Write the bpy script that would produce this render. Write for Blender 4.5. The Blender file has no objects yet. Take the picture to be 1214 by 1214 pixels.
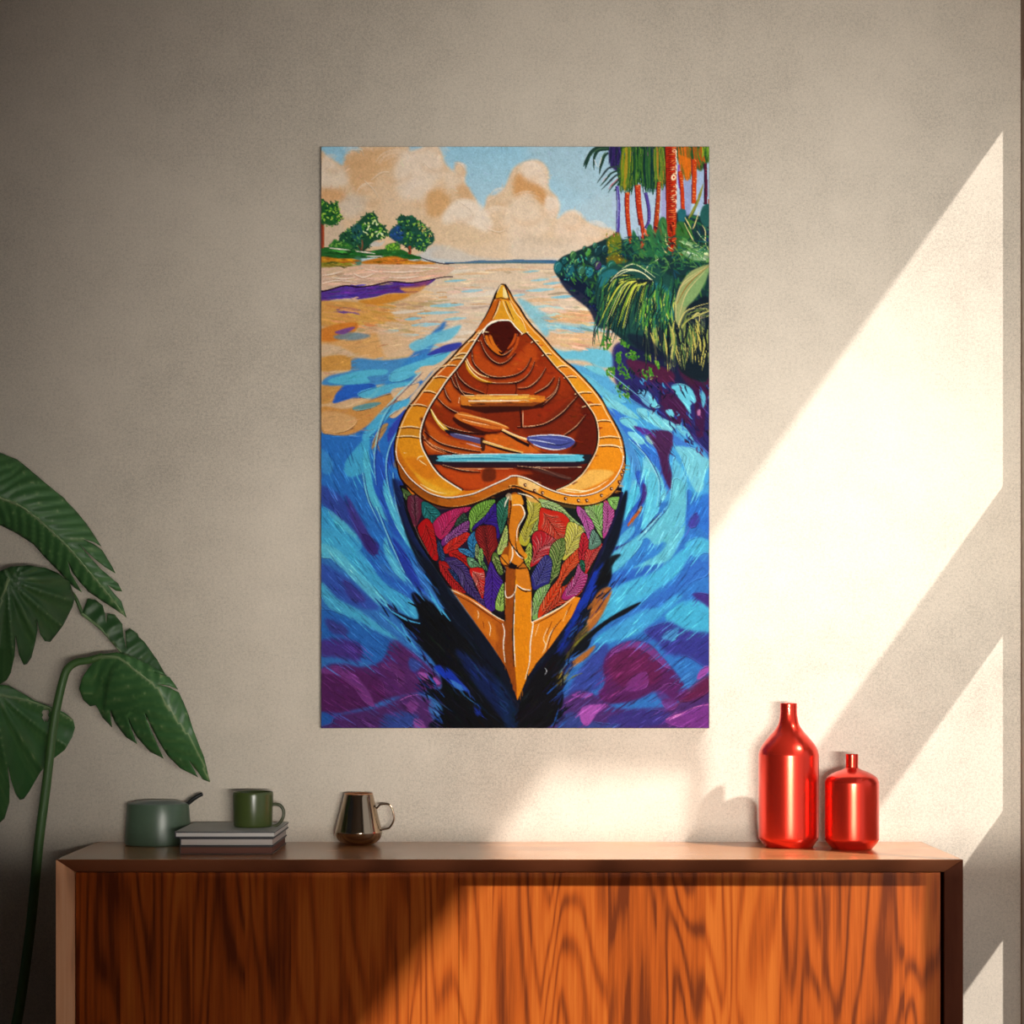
import bpy, bmesh, math, random
import numpy as np
from mathutils import Vector, Matrix
from mathutils.geometry import delaunay_2d_cdt
random.seed(7)
C = bpy.context.scene.collection
SC = bpy.context.scene
F, CX, CY, CAMD, CAMZ = 2367.0, 605.0, 790.0, 4.36, 1.133   # focal length in px, optical centre, camera distance to wall

def W(px, py, D):
    """world point seen at photo pixel (px,py) at distance D from the camera plane"""
    return Vector(((px-CX)*D/F, D-CAMD, CAMZ-(py-CY)*D/F))

# ------------------------------------------------------------------ objects
def link(name, mesh, mat=None, parent=None, smooth=False):
    o = bpy.data.objects.new(name, mesh); C.objects.link(o)
    if mat: mesh.materials.append(mat)
    if parent: o.parent = parent
    if smooth:
        mesh.polygons.foreach_set('use_smooth', [True]*len(mesh.polygons))
    return o
def obj(name, bm, mat=None, parent=None, smooth=False, bevel=0, sharp=None):
    me = bpy.data.meshes.new(name)
    bmesh.ops.recalc_face_normals(bm, faces=bm.faces)
    if sharp:
        for f in bm.faces: f.smooth = True
        for e in bm.edges:
            if len(e.link_faces) == 2 and e.calc_face_angle(0) > math.radians(sharp): e.smooth = False
    bm.to_mesh(me); bm.free()
    o = link(name, me, mat, parent, smooth)
    if bevel:
        m = o.modifiers.new('bevel', 'BEVEL'); m.width = bevel; m.segments = 3; m.limit_method = 'ANGLE'
        m.harden_normals = False
    return o
def thing(name, label, cat, loc=(0,0,0), group=None):
    o = bpy.data.objects.new(name, None); C.objects.link(o)
    o.empty_display_size = .05; o.location = loc; o['label'] = label; o['category'] = cat
    if group: o['group'] = group
    return o
def tag(o, label, cat, group=None):
    o['label'] = label; o['category'] = cat
    if group: o['group'] = group
    return o
def structure(o):
    o['kind'] = 'structure'; return o
def add_box(bm, lo, hi):
    lo = Vector(lo); hi = Vector(hi)
    v = [bm.verts.new((x,y,z)) for x in (lo.x,hi.x) for y in (lo.y,hi.y) for z in (lo.z,hi.z)]
    for f in ((0,1,3,2),(4,6,7,5),(0,4,5,1),(2,3,7,6),(0,2,6,4),(1,5,7,3)):
        bm.faces.new([v[i] for i in f])
    return bm
def box(lo, hi): return add_box(bmesh.new(), lo, hi)
def lathe(prof, n=64, sx=1, sy=1, bm=None, at=(0,0,0), close=True):
    """prof = [(r,z),...] bottom to top"""
    bm = bm or bmesh.new(); rings = []
    for r, z in prof:
        if r < 1e-6: rings.append([bm.verts.new((at[0],at[1],at[2]+z))])
        else: rings.append([bm.verts.new((at[0]+sx*r*math.cos(2*math.pi*i/n), at[1]+sy*r*math.sin(2*math.pi*i/n), at[2]+z)) for i in range(n)])
    for a, b in zip(rings, rings[1:]):
        for i in range(n):
            j = (i+1) % n
            if len(a) == 1 and len(b) == 1: continue
            if len(a) == 1: bm.faces.new((a[0], b[j], b[i]))
            elif len(b) == 1: bm.faces.new((a[i], a[j], b[0]))
            else: bm.faces.new((a[i], a[j], b[j], b[i]))
    return bm
def catmull(pts, per=8, closed=False):
    P = [np.array(p, float) for p in pts]; n = len(P); out = []
    rng = range(n) if closed else range(n-1)
    for i in rng:
        if closed: p0,p1,p2,p3 = P[(i-1)%n],P[i],P[(i+1)%n],P[(i+2)%n]
        else: p0,p1,p2,p3 = P[max(i-1,0)],P[i],P[i+1],P[min(i+2,n-1)]
        for k in range(per):
            t = k/per
            out.append(.5*((2*p1)+(-p0+p2)*t+(2*p0-5*p1+4*p2-p3)*t*t+(-p0+3*p1-3*p2+p3)*t**3))
    if not closed: out.append(P[-1])
    return np.array(out)
def tube(path, rad, n=12, bm=None, flat=1.0):
    """tube along 3-D points; rad is a number or one per point; flat squeezes across the second axis"""
    bm = bm or bmesh.new(); path = [Vector(p) for p in path]; m = len(path)
    if not hasattr(rad, '__len__'): rad = [rad]*m
    t0 = (path[1]-path[0]).normalized(); ref = Vector((0,1,0)) if abs(t0.y) < .9 else Vector((1,0,0))
    rings = []
    for i, p in enumerate(path):
        t = (path[min(i+1,m-1)]-path[max(i-1,0)]).normalized()
        u = (ref - t*ref.dot(t)).normalized(); v = t.cross(u); ref = u
        rings.append([bm.verts.new(p + (u*math.cos(2*math.pi*k/n)*flat + v*math.sin(2*math.pi*k/n))*rad[i]) for k in range(n)])
    for a, b in zip(rings, rings[1:]):
        for k in range(n): bm.faces.new((a[k], a[(k+1)%n], b[(k+1)%n], b[k]))
    bm.faces.new(rings[0][::-1]); bm.faces.new(rings[-1])
    return bm
def prism(poly, axis, a, b, bm=None):
    """extrude a 2-D polygon along axis ('x','y','z') from a to b"""
    bm = bm or bmesh.new()
    mk = {'x': lambda p, d: (d,p[0],p[1]), 'y': lambda p, d: (p[0],d,p[1]), 'z': lambda p, d: (p[0],p[1],d)}[axis]
    A = [bm.verts.new(mk(p,a)) for p in poly]; B = [bm.verts.new(mk(p,b)) for p in poly]; n = len(poly)
    bm.faces.new(A); bm.faces.new(B[::-1])
    for i in range(n): bm.faces.new((A[i], B[i], B[(i+1)%n], A[(i+1)%n]))
    return bm

# ------------------------------------------------------------------ materials
def lin(r, g, b):
    f = lambda c: (c/255/12.92 if c/255 <= .04045 else ((c/255+.055)/1.055)**2.4)
    return (f(r), f(g), f(b), 1)
class NT:
    def __init__(s, name):
        s.m = bpy.data.materials.new(name); s.m.use_nodes = True; s.t = s.m.node_tree; s.n = s.t.nodes
        s.b = s.n['Principled BSDF']
    def node(s, kind, **kw):
        n = s.n.new(kind)
        for k, v in kw.items():
            if k in n.inputs: n.inputs[k].default_value = v
            else: setattr(n, k, v)
        return n
    def l(s, a, b): s.t.links.new(a, b)
    def coord(s, scale=(1,1,1), kind='Object', loc=(0,0,0)):
        t = s.node('ShaderNodeTexCoord'); m = s.node('ShaderNodeMapping')
        m.inputs['Scale'].default_value = scale; m.inputs['Location'].default_value = loc
        s.l(t.outputs[kind], m.inputs['Vector']); return m.outputs['Vector']
    def noise(s, vec, scale, detail=4, rough=.5, dist=0):
        n = s.node('ShaderNodeTexNoise', Scale=scale, Detail=detail, Roughness=rough, Distortion=dist)
        s.l(vec, n.inputs['Vector']); return n.outputs['Fac']
    def math(s, op, a, b=None, c=None):
        n = s.node('ShaderNodeMath', operation=op)
        for i, v in enumerate((a, b, c)):
            if v is None: continue
            if isinstance(v, (int, float)): n.inputs[i].default_value = v
            else: s.l(v, n.inputs[i])
        return n.outputs[0]
    def ramp(s, fac, stops):
        r = s.node('ShaderNodeValToRGB'); e = r.color_ramp.elements
        while len(e) < len(stops): e.new(.5)
        for i, (p, c) in enumerate(stops): e[i].position = p; e[i].color = c
        s.l(fac, r.inputs['Fac']); return r.outputs['Color']
    def mix(s, fac, a, b, mode='MIX'):
        n = s.node('ShaderNodeMix', data_type='RGBA', blend_type=mode)
        for k, v in ((0, fac), (6, a), (7, b)):
            if isinstance(v, (int, float, tuple)): n.inputs[k].default_value = v
            else: s.l(v, n.inputs[k])
        return n.outputs[2]
    def bump(s, h, strength=.3, dist=.002):
        n = s.node('ShaderNodeBump', Strength=strength, Distance=dist); s.l(h, n.inputs['Height'])
        s.l(n.outputs['Normal'], s.b.inputs['Normal'])
    def base(s, c):
        if isinstance(c, tuple): s.b.inputs['Base Color'].default_value = c
        else: s.l(c, s.b.inputs['Base Color'])
    def set(s, **kw):
        for k, v in kw.items(): s.b.inputs[k.replace('_',' ')].default_value = v
        return s

def plain(name, col, rough=.5, metal=0, grain=0, coat=0, spec=.5, gscale=60):
    """colour with a little procedural mottling"""
    t = NT(name); v = t.coord()
    k = t.noise(v, gscale, 5, .6)
    t.base(t.mix(t.math('MULTIPLY', k, .35 if not grain else grain), col, tuple(c*.72 for c in col[:3])+(1,)))
    t.set(Roughness=rough, Metallic=metal, Coat_Weight=coat, Specular_IOR_Level=spec)
    return t.m

def plaster(name, col):
    t = NT(name); v = t.coord()
    big = t.noise(v, 1.6, 5, .6, .4); mid = t.noise(v, 14, 5, .65); fine = t.noise(v, 330, 3, .7)
    speck = t.noise(v, 150, 4, .75)
    k = t.math('ADD', t.math('MULTIPLY', big, .30), t.math('ADD', t.math('MULTIPLY', mid, .14), t.math('MULTIPLY', fine, .42)))
    k = t.math('ADD', k, t.math('MULTIPLY', speck, .34))
    k = t.math('SUBTRACT', k, .10)
    t.base(t.ramp(k, [(.36, tuple(c*.66 for c in col[:3])+(1,)), (.5, col), (.64, tuple(min(1,c*1.18) for c in col[:3])+(1,))]))
    t.set(Roughness=.92, Specular_IOR_Level=.15)
    h = t.math('ADD', t.math('MULTIPLY', fine, .5), t.math('MULTIPLY', mid, 1.2))
    t.bump(h, .25, .0015)
    return t.m

def wood(name, light, mid, dark, axis='z', rough=.38, spec=.5, seed=0., boards=True, coat=0):
    """veneer with flame figure; grain runs along axis"""
    t = NT(name); tc = t.node('ShaderNodeTexCoord'); sep = t.node('ShaderNodeSeparateXYZ'); t.l(tc.outputs['Object'], sep.inputs[0])
    ax = {'x':0,'y':1,'z':2}[axis]; along = sep.outputs[ax]
    across = sep.outputs[0] if axis != 'x' else t.math('ADD', sep.outputs[1], sep.outputs[2])
    if axis == 'z': across = t.math('ADD', sep.outputs[0], t.math('MULTIPLY', sep.outputs[1], .8))
    wn = t.node('ShaderNodeTexWhiteNoise', noise_dimensions='1D')
    bw = t.math('FLOOR', t.math('ADD', t.math('DIVIDE', across, .118), t.math('MULTIPLY', t.math('SINE', t.math('MULTIPLY', across, 23.)), .22)))
    t.l(t.math('ADD', bw, seed), wn.inputs['W'])
    cmb = t.node('ShaderNodeCombineXYZ')
    t.l(t.math('MULTIPLY', across, 7.5), cmb.inputs[0])
    t.l(t.math('MULTIPLY', along, .85), cmb.inputs[1])
    if boards: t.l(t.math('ADD', t.math('MULTIPLY', wn.outputs['Value'], 9.), seed), cmb.inputs[2])
    else: cmb.inputs[2].default_value = seed
    n1 = t.noise(cmb.outputs[0], 1.0, 2.0, .45, .35)
    rings = t.math('SINE', t.math('MULTIPLY', n1, 88.))
    rings = t.math('POWER', t.math('ADD', t.math('MULTIPLY', rings, .5), .5), 2.2)
    cm2 = t.node('ShaderNodeCombineXYZ')
    t.l(t.math('MULTIPLY', across, 170.), cm2.inputs[0]); t.l(t.math('MULTIPLY', along, 5.), cm2.inputs[1]); cm2.inputs[2].default_value = seed
    fib = t.noise(cm2.outputs[0], 1.0, 4, .6)
    cm3 = t.node('ShaderNodeCombineXYZ')
    t.l(t.math('MULTIPLY', across, 20.), cm3.inputs[0]); t.l(t.math('MULTIPLY', along, .7), cm3.inputs[1]); cm3.inputs[2].default_value = seed+4
    band = t.noise(cm3.outputs[0], 1.0, 3, .6, .3)
    k = t.math('ADD', t.math('MULTIPLY', rings, .26), t.math('MULTIPLY', fib, .52))
    k = t.math('ADD', k, t.math('MULTIPLY', band, .52))
    if boards: k = t.math('ADD', k, t.math('MULTIPLY', t.math('SUBTRACT', wn.outputs['Value'], .5), .22))
    t.base(t.ramp(k, [(.36, light), (.58, mid), (.86, dark)]))
    t.set(Roughness=rough, Specular_IOR_Level=spec, Coat_Weight=coat, Coat_Roughness=.2)
    t.bump(fib, .12, .0006)
    return t.m
# ------------------------------------------------------------------ the room
XW = (1210-CX)*CAMD/F             # right wall plane
SUN = Vector((1.2, -1.0, 1.68))   # towards the sun
XS = (1189-CX)*CAMD/F
KZ = SUN.z/SUN.x; KY = -SUN.y/SUN.x
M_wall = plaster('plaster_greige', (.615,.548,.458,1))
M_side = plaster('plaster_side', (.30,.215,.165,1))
M_floor = wood('floor_oak', (.20,.11,.055,1), (.13,.07,.035,1), (.07,.035,.018,1), 'y')
M_ceil = plain('ceiling_paint', (.55,.52,.47,1), .9)
M_frame = plain('window_paint', (.45,.40,.35,1), .6)
M_cloth = plain('sun_blocker_linen', (.5,.46,.4,1), .9)
structure(obj('wall_back', box((-3.2,0,0),(XW+.12,.12,2.9)), M_wall))
structure(obj('floor', box((-3.2,-6,-.1),(XW+.12,0.12,0)), M_floor))
structure(obj('ceiling', box((-3.2,-6,2.9),(XW+.12,.12,3.0)), M_ceil))
# window in the right wall: its bars throw the diagonal bands
def zc(py): return CAMZ-(py-CY)*CAMD/F + KZ*(XW-XS)        # height on the wall plane of a shadow edge that meets px 1189 at row py
Y0 = -KY*(XW-XS); Y1 = -2.75
zh, zb1, zb2, zb3, zb4, zs = zc(155), zc(599), zc(731), zc(984), zc(1092), .12
T = .03
def side_wall():
    bm = bmesh.new()
    o0, o1, oz0, oz1 = Y0+.018, Y1-.05, zs-.06, zh+.05
    add_box(bm, (XW,o0,0),(XW+T,.0,2.9)); add_box(bm, (XW,-6,0),(XW+T,o1,2.9))
    add_box(bm, (XW,o1,oz1),(XW+T,o0,2.9)); add_box(bm, (XW,o1,0),(XW+T,o0,oz0))
    return bm
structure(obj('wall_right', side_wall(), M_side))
t_ = .03
win = structure(obj('window_1', (lambda bm: (add_box(bm,(XW,Y0,zs-.06),(XW+t_,Y0+.018,zh+.05)), add_box(bm,(XW,Y1-.05,zs-.06),(XW+t_,Y1,zh+.05)),
      add_box(bm,(XW,Y1,zh+KZ*t_),(XW+t_,Y0,zh+KZ*t_+.05)), add_box(bm,(XW,Y1,zs-.06),(XW+t_,Y0,zs)), bm)[-1])(bmesh.new()), M_frame))
YM = -KY*(XW-(828-CX)*CAMD/F)      # a slim mullion ends the short transoms of the narrow sash beside the corner
for a, b in ((zb1, zb2), (zb3, zb4)):
    obj('transom', box((XW,YM,b),(XW+t_,Y0,a+KZ*t_)), M_frame, win)
obj('mullion', box((XW+.004,YM-.024,zs),(XW+.016,YM,zh+.04)), M_frame, win)
# unseen half-height partition, added to keep the room light off the sideboard front
structure(obj('room_light_blocker', box((-3.2,-3.53,0),(.88,-3.48,.924)), M_side))
# unseen pointed cloth in the window head, added to keep the sun off the picture
def win_pt(px, py, D):            # point of the window plane whose shadow falls at photo pixel (px,py) at distance D
    p = W(px, py, D); d = XW+.012-p.x
    return (p.y - KY*d, p.z + KZ*d)
DC = CAMD-.036
a = win_pt(847, 885, DC); slope = KZ/KY
top = zh+.07
yv = a[0]-(top-a[1])/slope
bm = prism([(a[0], a[1]), (a[0], top), (yv, top)], 'x', XW+.010, XW+.014)
obj('sun_blocker', bm, M_cloth, win)

# ------------------------------------------------------------------ camera and light
cam = bpy.data.cameras.new('camera'); co = bpy.data.objects.new('camera', cam); C.objects.link(co)
co.location = (0, -CAMD, CAMZ); co.rotation_euler = (math.pi/2, 0, 0)
cam.sensor_width = 36; cam.lens = 36*F/1214
cam.shift_x = (607-CX)/1214; cam.shift_y = (CY-607)/1214
SC.camera = co
SC.view_settings.view_transform = 'Standard'; SC.view_settings.look = 'None'
SC.view_settings.exposure = 0; SC.view_settings.gamma = 1; SC.view_settings.use_curve_mapping = False
def light(name, kind, loc, energy, color, aim=None, **kw):
    l = bpy.data.lights.new(name, kind); l.energy = energy; l.color = color
    for k, v in kw.items(): setattr(l, k, v)
    o = bpy.data.objects.new(name, l); C.objects.link(o); o.location = loc
    if aim is not None: o.rotation_euler = (Vector(aim)-Vector(loc)).to_track_quat('-Z','Y').to_euler()
    return o
light('sun', 'SUN', SUN*3, 6.0, (1,.935,.875), (0,0,0), angle=math.radians(1.6))
light('window_daylight', 'AREA', (XW+.05,(Y0+Y1)/2,1.35), 9, (.97,.98,1), (-3,(Y0+Y1)/2,1.2), shape='RECTANGLE', size=2.2, size_y=2.4)
light('added_fill_light', 'AREA', (.56,-4.9,1.0), 18.3, (1,.95,.88), (.64,0,1.37), shape='RECTANGLE', size=1.0, size_y=.045, spread=math.radians(45.5))  # added strip lamp behind the camera, beam shaped for the wall's falloff
w = bpy.data.worlds.new('world'); SC.world = w; w.use_nodes = True
w.node_tree.nodes['Background'].inputs[0].default_value = (.8,.85,1,1); w.node_tree.nodes['Background'].inputs[1].default_value = .03
SC.cycles.use_denoising = True
# ------------------------------------------------------------------ sideboard
TOPZ = .75; YF = -.40; XL = (66-CX)*3.96/F; XR = (1142-CX)*3.96/F; YB = -.002
BOT = .20; REC = .029; BW = .0275; DOORY = YF+.034
teak = dict(light=(.74,.188,.026,1), mid=(.57,.115,.015,1), dark=(.20,.040,.010,1))
M_door = wood('veneer_teak', axis='z', seed=3., rough=.45, spec=.18, **teak)
M_top = wood('walnut_top', (.66,.31,.12,1), (.50,.21,.08,1), (.26,.10,.04,1), 'x', rough=.26, spec=.5, boards=False, seed=1., coat=.4)
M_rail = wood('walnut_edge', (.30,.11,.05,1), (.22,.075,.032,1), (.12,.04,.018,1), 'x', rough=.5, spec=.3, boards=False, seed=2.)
M_stile_lit = wood('lit_edge', (.95,.54,.28,1), (.86,.42,.20,1), (.50,.22,.10,1), 'z', rough=.5, spec=.3, boards=False, seed=5.)  # light caught by the left bevel is put into this paler wood
M_stile_shaded = wood('shaded_edge', (.16,.055,.03,1), (.11,.036,.02,1), (.06,.02,.012,1), 'z', rough=.5, spec=.3, boards=False, seed=6.)  # shade on the right bevel is put into this darker wood
M_back = plain('carcass', (.05,.03,.02,1), .7)
M_leg = wood('leg_wood', (.30,.11,.05,1), (.22,.075,.032,1), (.12,.04,.018,1), 'z', boards=False, seed=8.)
sb = thing('sideboard', 'long low wooden sideboard with dark mitred frame and orange teak doors under the painting', 'sideboard', (0,-.2,0))
sb.location = (0,0,0)
# frame members: the front edge is bevelled inwards, mitred at the corners
def frame_member(A, B):
    """A,B: ends; each (outer xz, inner xz): solid between them, front bevel from outer edge (front) to inner edge (REC behind)"""
    bm = bmesh.new(); R = []
    for (ox, oz), (ix, iz) in (A, B):
        R.append([bm.verts.new((ox,YF,oz)), bm.verts.new((ix,YF+REC,iz)), bm.verts.new((ix,YB,iz)), bm.verts.new((ox,YB,oz))])
    for i in range(4):
        j = (i+1) % 4; bm.faces.new((R[0][i], R[0][j], R[1][j], R[1][i]))
    bm.faces.new(R[0]); bm.faces.new(R[1][::-1])
    return bm
o_ = dict(tl=(XL,TOPZ), tr=(XR,TOPZ), bl=(XL,BOT), br=(XR,BOT))
i_ = dict(tl=(XL+BW*1.13,TOPZ-BW), tr=(XR-BW*1.13,TOPZ-BW), bl=(XL+BW*1.13,BOT+BW), br=(XR-BW*1.13,BOT+BW))
mem = lambda p, q: frame_member((o_[p], i_[p]), (o_[q], i_[q]))
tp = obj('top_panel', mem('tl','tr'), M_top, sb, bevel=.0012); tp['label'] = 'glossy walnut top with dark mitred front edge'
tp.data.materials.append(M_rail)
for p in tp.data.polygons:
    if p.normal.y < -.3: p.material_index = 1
l1 = obj('side_panel', mem('tl','bl'), M_stile_lit, sb, bevel=.0012); l1['label'] = 'striped left side edge, coloured pale as if lit'
l2 = obj('side_panel', mem('tr','br'), M_stile_shaded, sb, bevel=.0012); l2['label'] = 'brown right side edge, coloured dark as if shaded'
obj('bottom_panel', mem('bl','br'), M_rail, sb, bevel=.0012)
obj('back_panel', box((XL+.03,YB-.012,BOT+.028),(XR-.03,YB-.004,TOPZ-.028)), M_back, sb)
xs = (544-CX)*(CAMD+DOORY)/F
x0, x1 = XL+BW*1.13+.002, XR-BW*1.13-.007
z0, z1 = BOT+BW+.002, TOPZ-BW-.002
obj('door', box((x0,DOORY,z0),(xs-.0006,DOORY+.018,z1)), M_door, sb)
obj('door', box((xs+.0006,DOORY,z0),(x1,DOORY+.018,z1)), M_door, sb)
for lx in (XL+.09, XR-.09):
    for ly in (YF+.07, -.06):
        obj('leg', lathe([(.0,0),(.011,0),(.014,.01),(.022,BOT),(0,BOT)], 24, at=(lx,ly,0)), M_leg, sb, smooth=False, sharp=40)

# ------------------------------------------------------------------ red bottles
def red(name, r=.16):
    t = NT(name); v = t.coord(); k = t.noise(v, 40, 4, .6)
    t.base(t.mix(t.math('MULTIPLY', k, .4), (.86,.046,.022,1), (.72,.030,.016,1)))
    t.set(Roughness=r, Metallic=.84, Specular_IOR_Level=.6, Coat_Weight=.25, Coat_Roughness=.06); return t.m
M_red = red('red_glaze', .25)
M_dark = plain('dark_inside', (.03,.008,.008,1), .6)
def bottle(px, D, prof, ypx, name, label):
    """prof = [(radius px, row px)] from base to mouth, at distance D"""
    k = D/F; base = W(px, ypx, D)
    t = thing(name, label, 'bottle', (base.x, base.y, TOPZ), 'red bottles on the sideboard')
    P = [(r*k, (prof[0][1]-y)*k) for r, y in prof]
    out = catmull([(r, z) for r, z in P[2:]], 6)
    pr = [(0,0), (P[0][0]-.003,0), (P[0][0],.0015)] + [tuple(P[1])] + [tuple(q) for q in out]
    rt = P[-1][0]; H = P[-1][1]
    pr += [(rt-.0006,H+.0008), (rt-.0022,H+.0008), (rt-.003,H-.0005)]
    obj('body', lathe(pr, 96), M_red, t, sharp=50)
    b2 = lathe([(rt-.003,H-.0005),(rt-.0035,H-.04),(0,H-.042)], 48)
    obj('mouth', b2, M_dark, t, smooth=True)
    return t
bottle(935, 4.235, [(28.6,1007),(33.5,999.5),(35.2,996.5),(35.6,990),(35.6,950),(35.6,905),(35.0,895),(31,886),(24,877),(17,869),(12.2,861),(10.3,852),(9.9,845),(9.9,837)], 1007,
       'red_bottle', 'taller of the two glossy red bottles, with a long sloping neck')
bottle(1010, 4.19, [(24,1009),(30,1001),(31.6,998),(31.9,993),(31.9,960),(31.9,934),(31.2,928),(28,923),(20,918.3),(11,914.8),(8,913.2),(7.4,911),(7.4,905),(7.4,897)], 1009,
       'red_bottle', 'shorter squat red bottle with a narrow stub neck, at the right end of the sideboard')

# ------------------------------------------------------------------ metal jug
def metal(name, col, rough):
    t = NT(name); v = t.coord((1,1,40)); k = t.noise(v, 8, 3, .5)
    t.base(t.mix(t.math('MULTIPLY', k, .5), col, tuple(c*.75 for c in col[:3])+(1,)))
    t.set(Metallic=1.0, Roughness=rough); return t.m
M_bronze = metal('polished_bronze', (.40,.31,.22,1), .13)
M_copper = plain('copper_rim', (.50,.20,.08,1), .35)
D = 4.288; k = D/F; jx = 425.3
jp = W(jx, 1003, D)
jug = thing('metal_jug', 'shiny bronze tapered metal jug with a thin wire handle, alone at mid sideboard', 'jug', (jp.x, jp.y, TOPZ))
H = 60.5*k
pr = [(0,0),(12*k,0),(17*k,.002),(22.5*k,.0075),(26.6*k,.0165),(28.2*k,.0275)]
pr = [pr[0], pr[1]] + [tuple(q) for q in catmull(pr[1:], 5)][1:]
pr += [(28.2*k-(28.2-16.9)*k*f, .0275+(H-.0275)*f) for f in (.03,.2,.4,.6,.8,.97)]
obj('body', lathe(pr+[(16.6*k,H)], 96), M_bronze, jug, sharp=60)
obj('rim', lathe([(16.6*k,H-.002),(16.95*k,H),(16.4*k,H+.0012),(15.4*k,H-.001),(15.2*k,H-.03),(0,H-.032)], 64), M_copper, jug, smooth=True)
hp = [(442.5,961.5),(448.4,956.5),(450.8,954),(457.5,953.2),(462.8,954.8),(465.6,961),(467,969),(466.3,974),(462,980.8),(456,983),(451,983.8),(447.5,984)]
pts = [(W(x,y,D)-Vector((jp.x,jp.y,TOPZ))) for x, y in hp]
obj('handle', tube([Vector(q) for q in catmull([tuple(p) for p in pts], 6)], .0021, 12), M_bronze, jug, smooth=True)

# ------------------------------------------------------------------ lidded pot
def glaze(name, col, rough=.3):
    t = NT(name); v = t.coord(); k = t.noise(v, 55, 5, .6)
    t.base(t.mix(k, tuple(c*1.1 for c in col[:3])+(1,), tuple(c*.8 for c in col[:3])+(1,)))
    t.set(Roughness=rough, Specular_IOR_Level=.5); return t.m
M_sage = glaze('sage_enamel', (.095,.150,.098,1), .33)
M_black = plain('black_bakelite', (.012,.014,.014,1), .35)
M_lid = glaze('lid_enamel', (.16,.20,.18,1), .3)
D = 4.283; k = D/F; pp = W(187.5, 1002, D)
pot = thing('lidded_pot', 'squat sage green pot with flat lid and black upturned handle, far left end of sideboard', 'pot', (pp.x, pp.y, TOPZ))
SY = .74
h = 49*k
obj('body', lathe([(0,0),(36*k,0),(38.6*k,.0015),(39.4*k,.006),(38.6*k,.03),(37.5*k,.06),(36.6*k,h-.002),(36.0*k,h)], 96, 1, SY), M_sage, pot, sharp=50)
obj('lid', lathe([(36.0*k,h),(35.0*k,h+.0016),(27*k,h+.0042),(25*k,h+.0062),(12*k,h+.0075),(0,h+.0078)], 96, 1, SY), M_lid, pot, sharp=50)
hx = lambda x, y: W(x, y, D)-Vector((pp.x,pp.y,TOPZ))
hb = tube([hx(219,954.5), hx(224,951.5), hx(229,947.3), hx(235,943.5), hx(240,941.3)], [.0038,.0048,.0048,.0045,.0040], 14, flat=1.6)
obj('handle', hb, M_black, pot, sharp=50)

# ------------------------------------------------------------------ books
def book(name, label, lx, rx, zlo, zhi, yf, yb, cover, ct, M_cov, M_pages):
    t = thing(name, label, 'book', ((lx+rx)/2,(yf+yb)/2,zlo), 'stacked books on the sideboard')
    o = Vector(t.location); hx_, hy = (rx-lx)/2, (yb-yf)/2; H = zhi-zlo
    for a, b in ((0, ct), (H-ct, H)):
        obj('cover', box((-hx_,-hy,a),(hx_,hy,b)), M_cov, t, bevel=.0006)
    obj('spine', box((-hx_,-hy,ct),(-hx_+ct,hy,H-ct)), M_cov, t)
    obj('pages', box((-hx_+ct,-hy+.002,ct),(hx_-.002,hy-.002,H-ct)), M_pages, t)
    return t
def pages(name, col):
    t = NT(name); v = t.coord((6,6,900)); k = t.noise(v, 1, 2, .5)
    t.base(t.mix(k, col, tuple(c*.7 for c in col[:3])+(1,))); t.set(Roughness=.85); return t.m
M_pg = pages('paper_grey', (.62,.55,.50,1)); M_pg2 = pages('paper_brown', (.20,.075,.05,1)); M_pg3 = pages('paper_light', (.72,.68,.64,1))
M_cov1 = plain('cover_grey', (.42,.44,.43,1), .55); M_cov2 = plain('cover_black', (.03,.03,.033,1), .5); M_cov3 = plain('cover_umber', (.05,.03,.025,1), .5)
D0 = 4.065; k = D0/F
bx = lambda p: (p-CX)*k
yf = D0-CAMD; yb = 4.317-CAMD
hz = [TOPZ, TOPZ+.0165, TOPZ+.0335, TOPZ+.0465]
book('hardback_book', 'dark brown book with reddish page edges, lowest of the stack under the green mug', bx(213), bx(323), hz[0], hz[1], yf, yb-.004, 0, .0022, M_cov3, M_pg2)
book('hardback_book', 'black covered book with thick pale pages, middle of the stack under the green mug', bx(213), bx(324), hz[1], hz[2], yf, yb-.002, 0, .0028, M_cov2, M_pg)
b3 = book('hardback_book', 'grey topped thin book directly beneath the green mug, uppermost of the stack', bx(207), bx(326), hz[2], hz[3], yf, yb, 0, .0028, M_cov2, M_pg3)
cv = [c for c in b3.children if c.name.startswith('cover')][1]; cv.data.materials.append(M_cov1)
for p in cv.data.polygons: p.material_index = 1 if p.normal.z > .5 else 0
cv['label'] = 'black edged cover with a pale grey face' #; cv['label'] = 'pale grey upper cover'

# ------------------------------------------------------------------ green mug
M_olive = glaze('olive_glaze', (.058,.083,.020,1), .28)
M_olive2 = glaze('olive_handle', (.075,.085,.045,1), .28)
D = 4.193; k = D/F; mp = W(300, 981, D); r = 24*k; H = 41.5*k
mug = thing('mug', 'olive green ceramic mug with loop handle, standing on the stacked books', 'mug', (mp.x, mp.y, hz[3]))
obj('body', lathe([(0,0),(r*.86,0),(r*.93,.0015),(r*.955,.005),(r*.975,H*.5),(r,H*.90),(r*.99,H*.96),(r*.965,H),(r*.93,H),(r*.90,H*.95),(r*.88,.007),(0,.006)], 72), M_olive, mug, sharp=50)
mo = Vector((mp.x, mp.y, hz[3]))
hp = [(322,954.5),(327,953.8),(332.5,955.5),(336,961),(336,968),(332.5,975),(327.5,979.2),(322.5,980)]
pts = [tuple(W(x, y-.5, D)-mo) for x, y in hp]
obj('handle', tube([Vector(q) for q in catmull(pts, 6)], .0036, 12, flat=1.5), M_olive2, mug, smooth=True)
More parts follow.
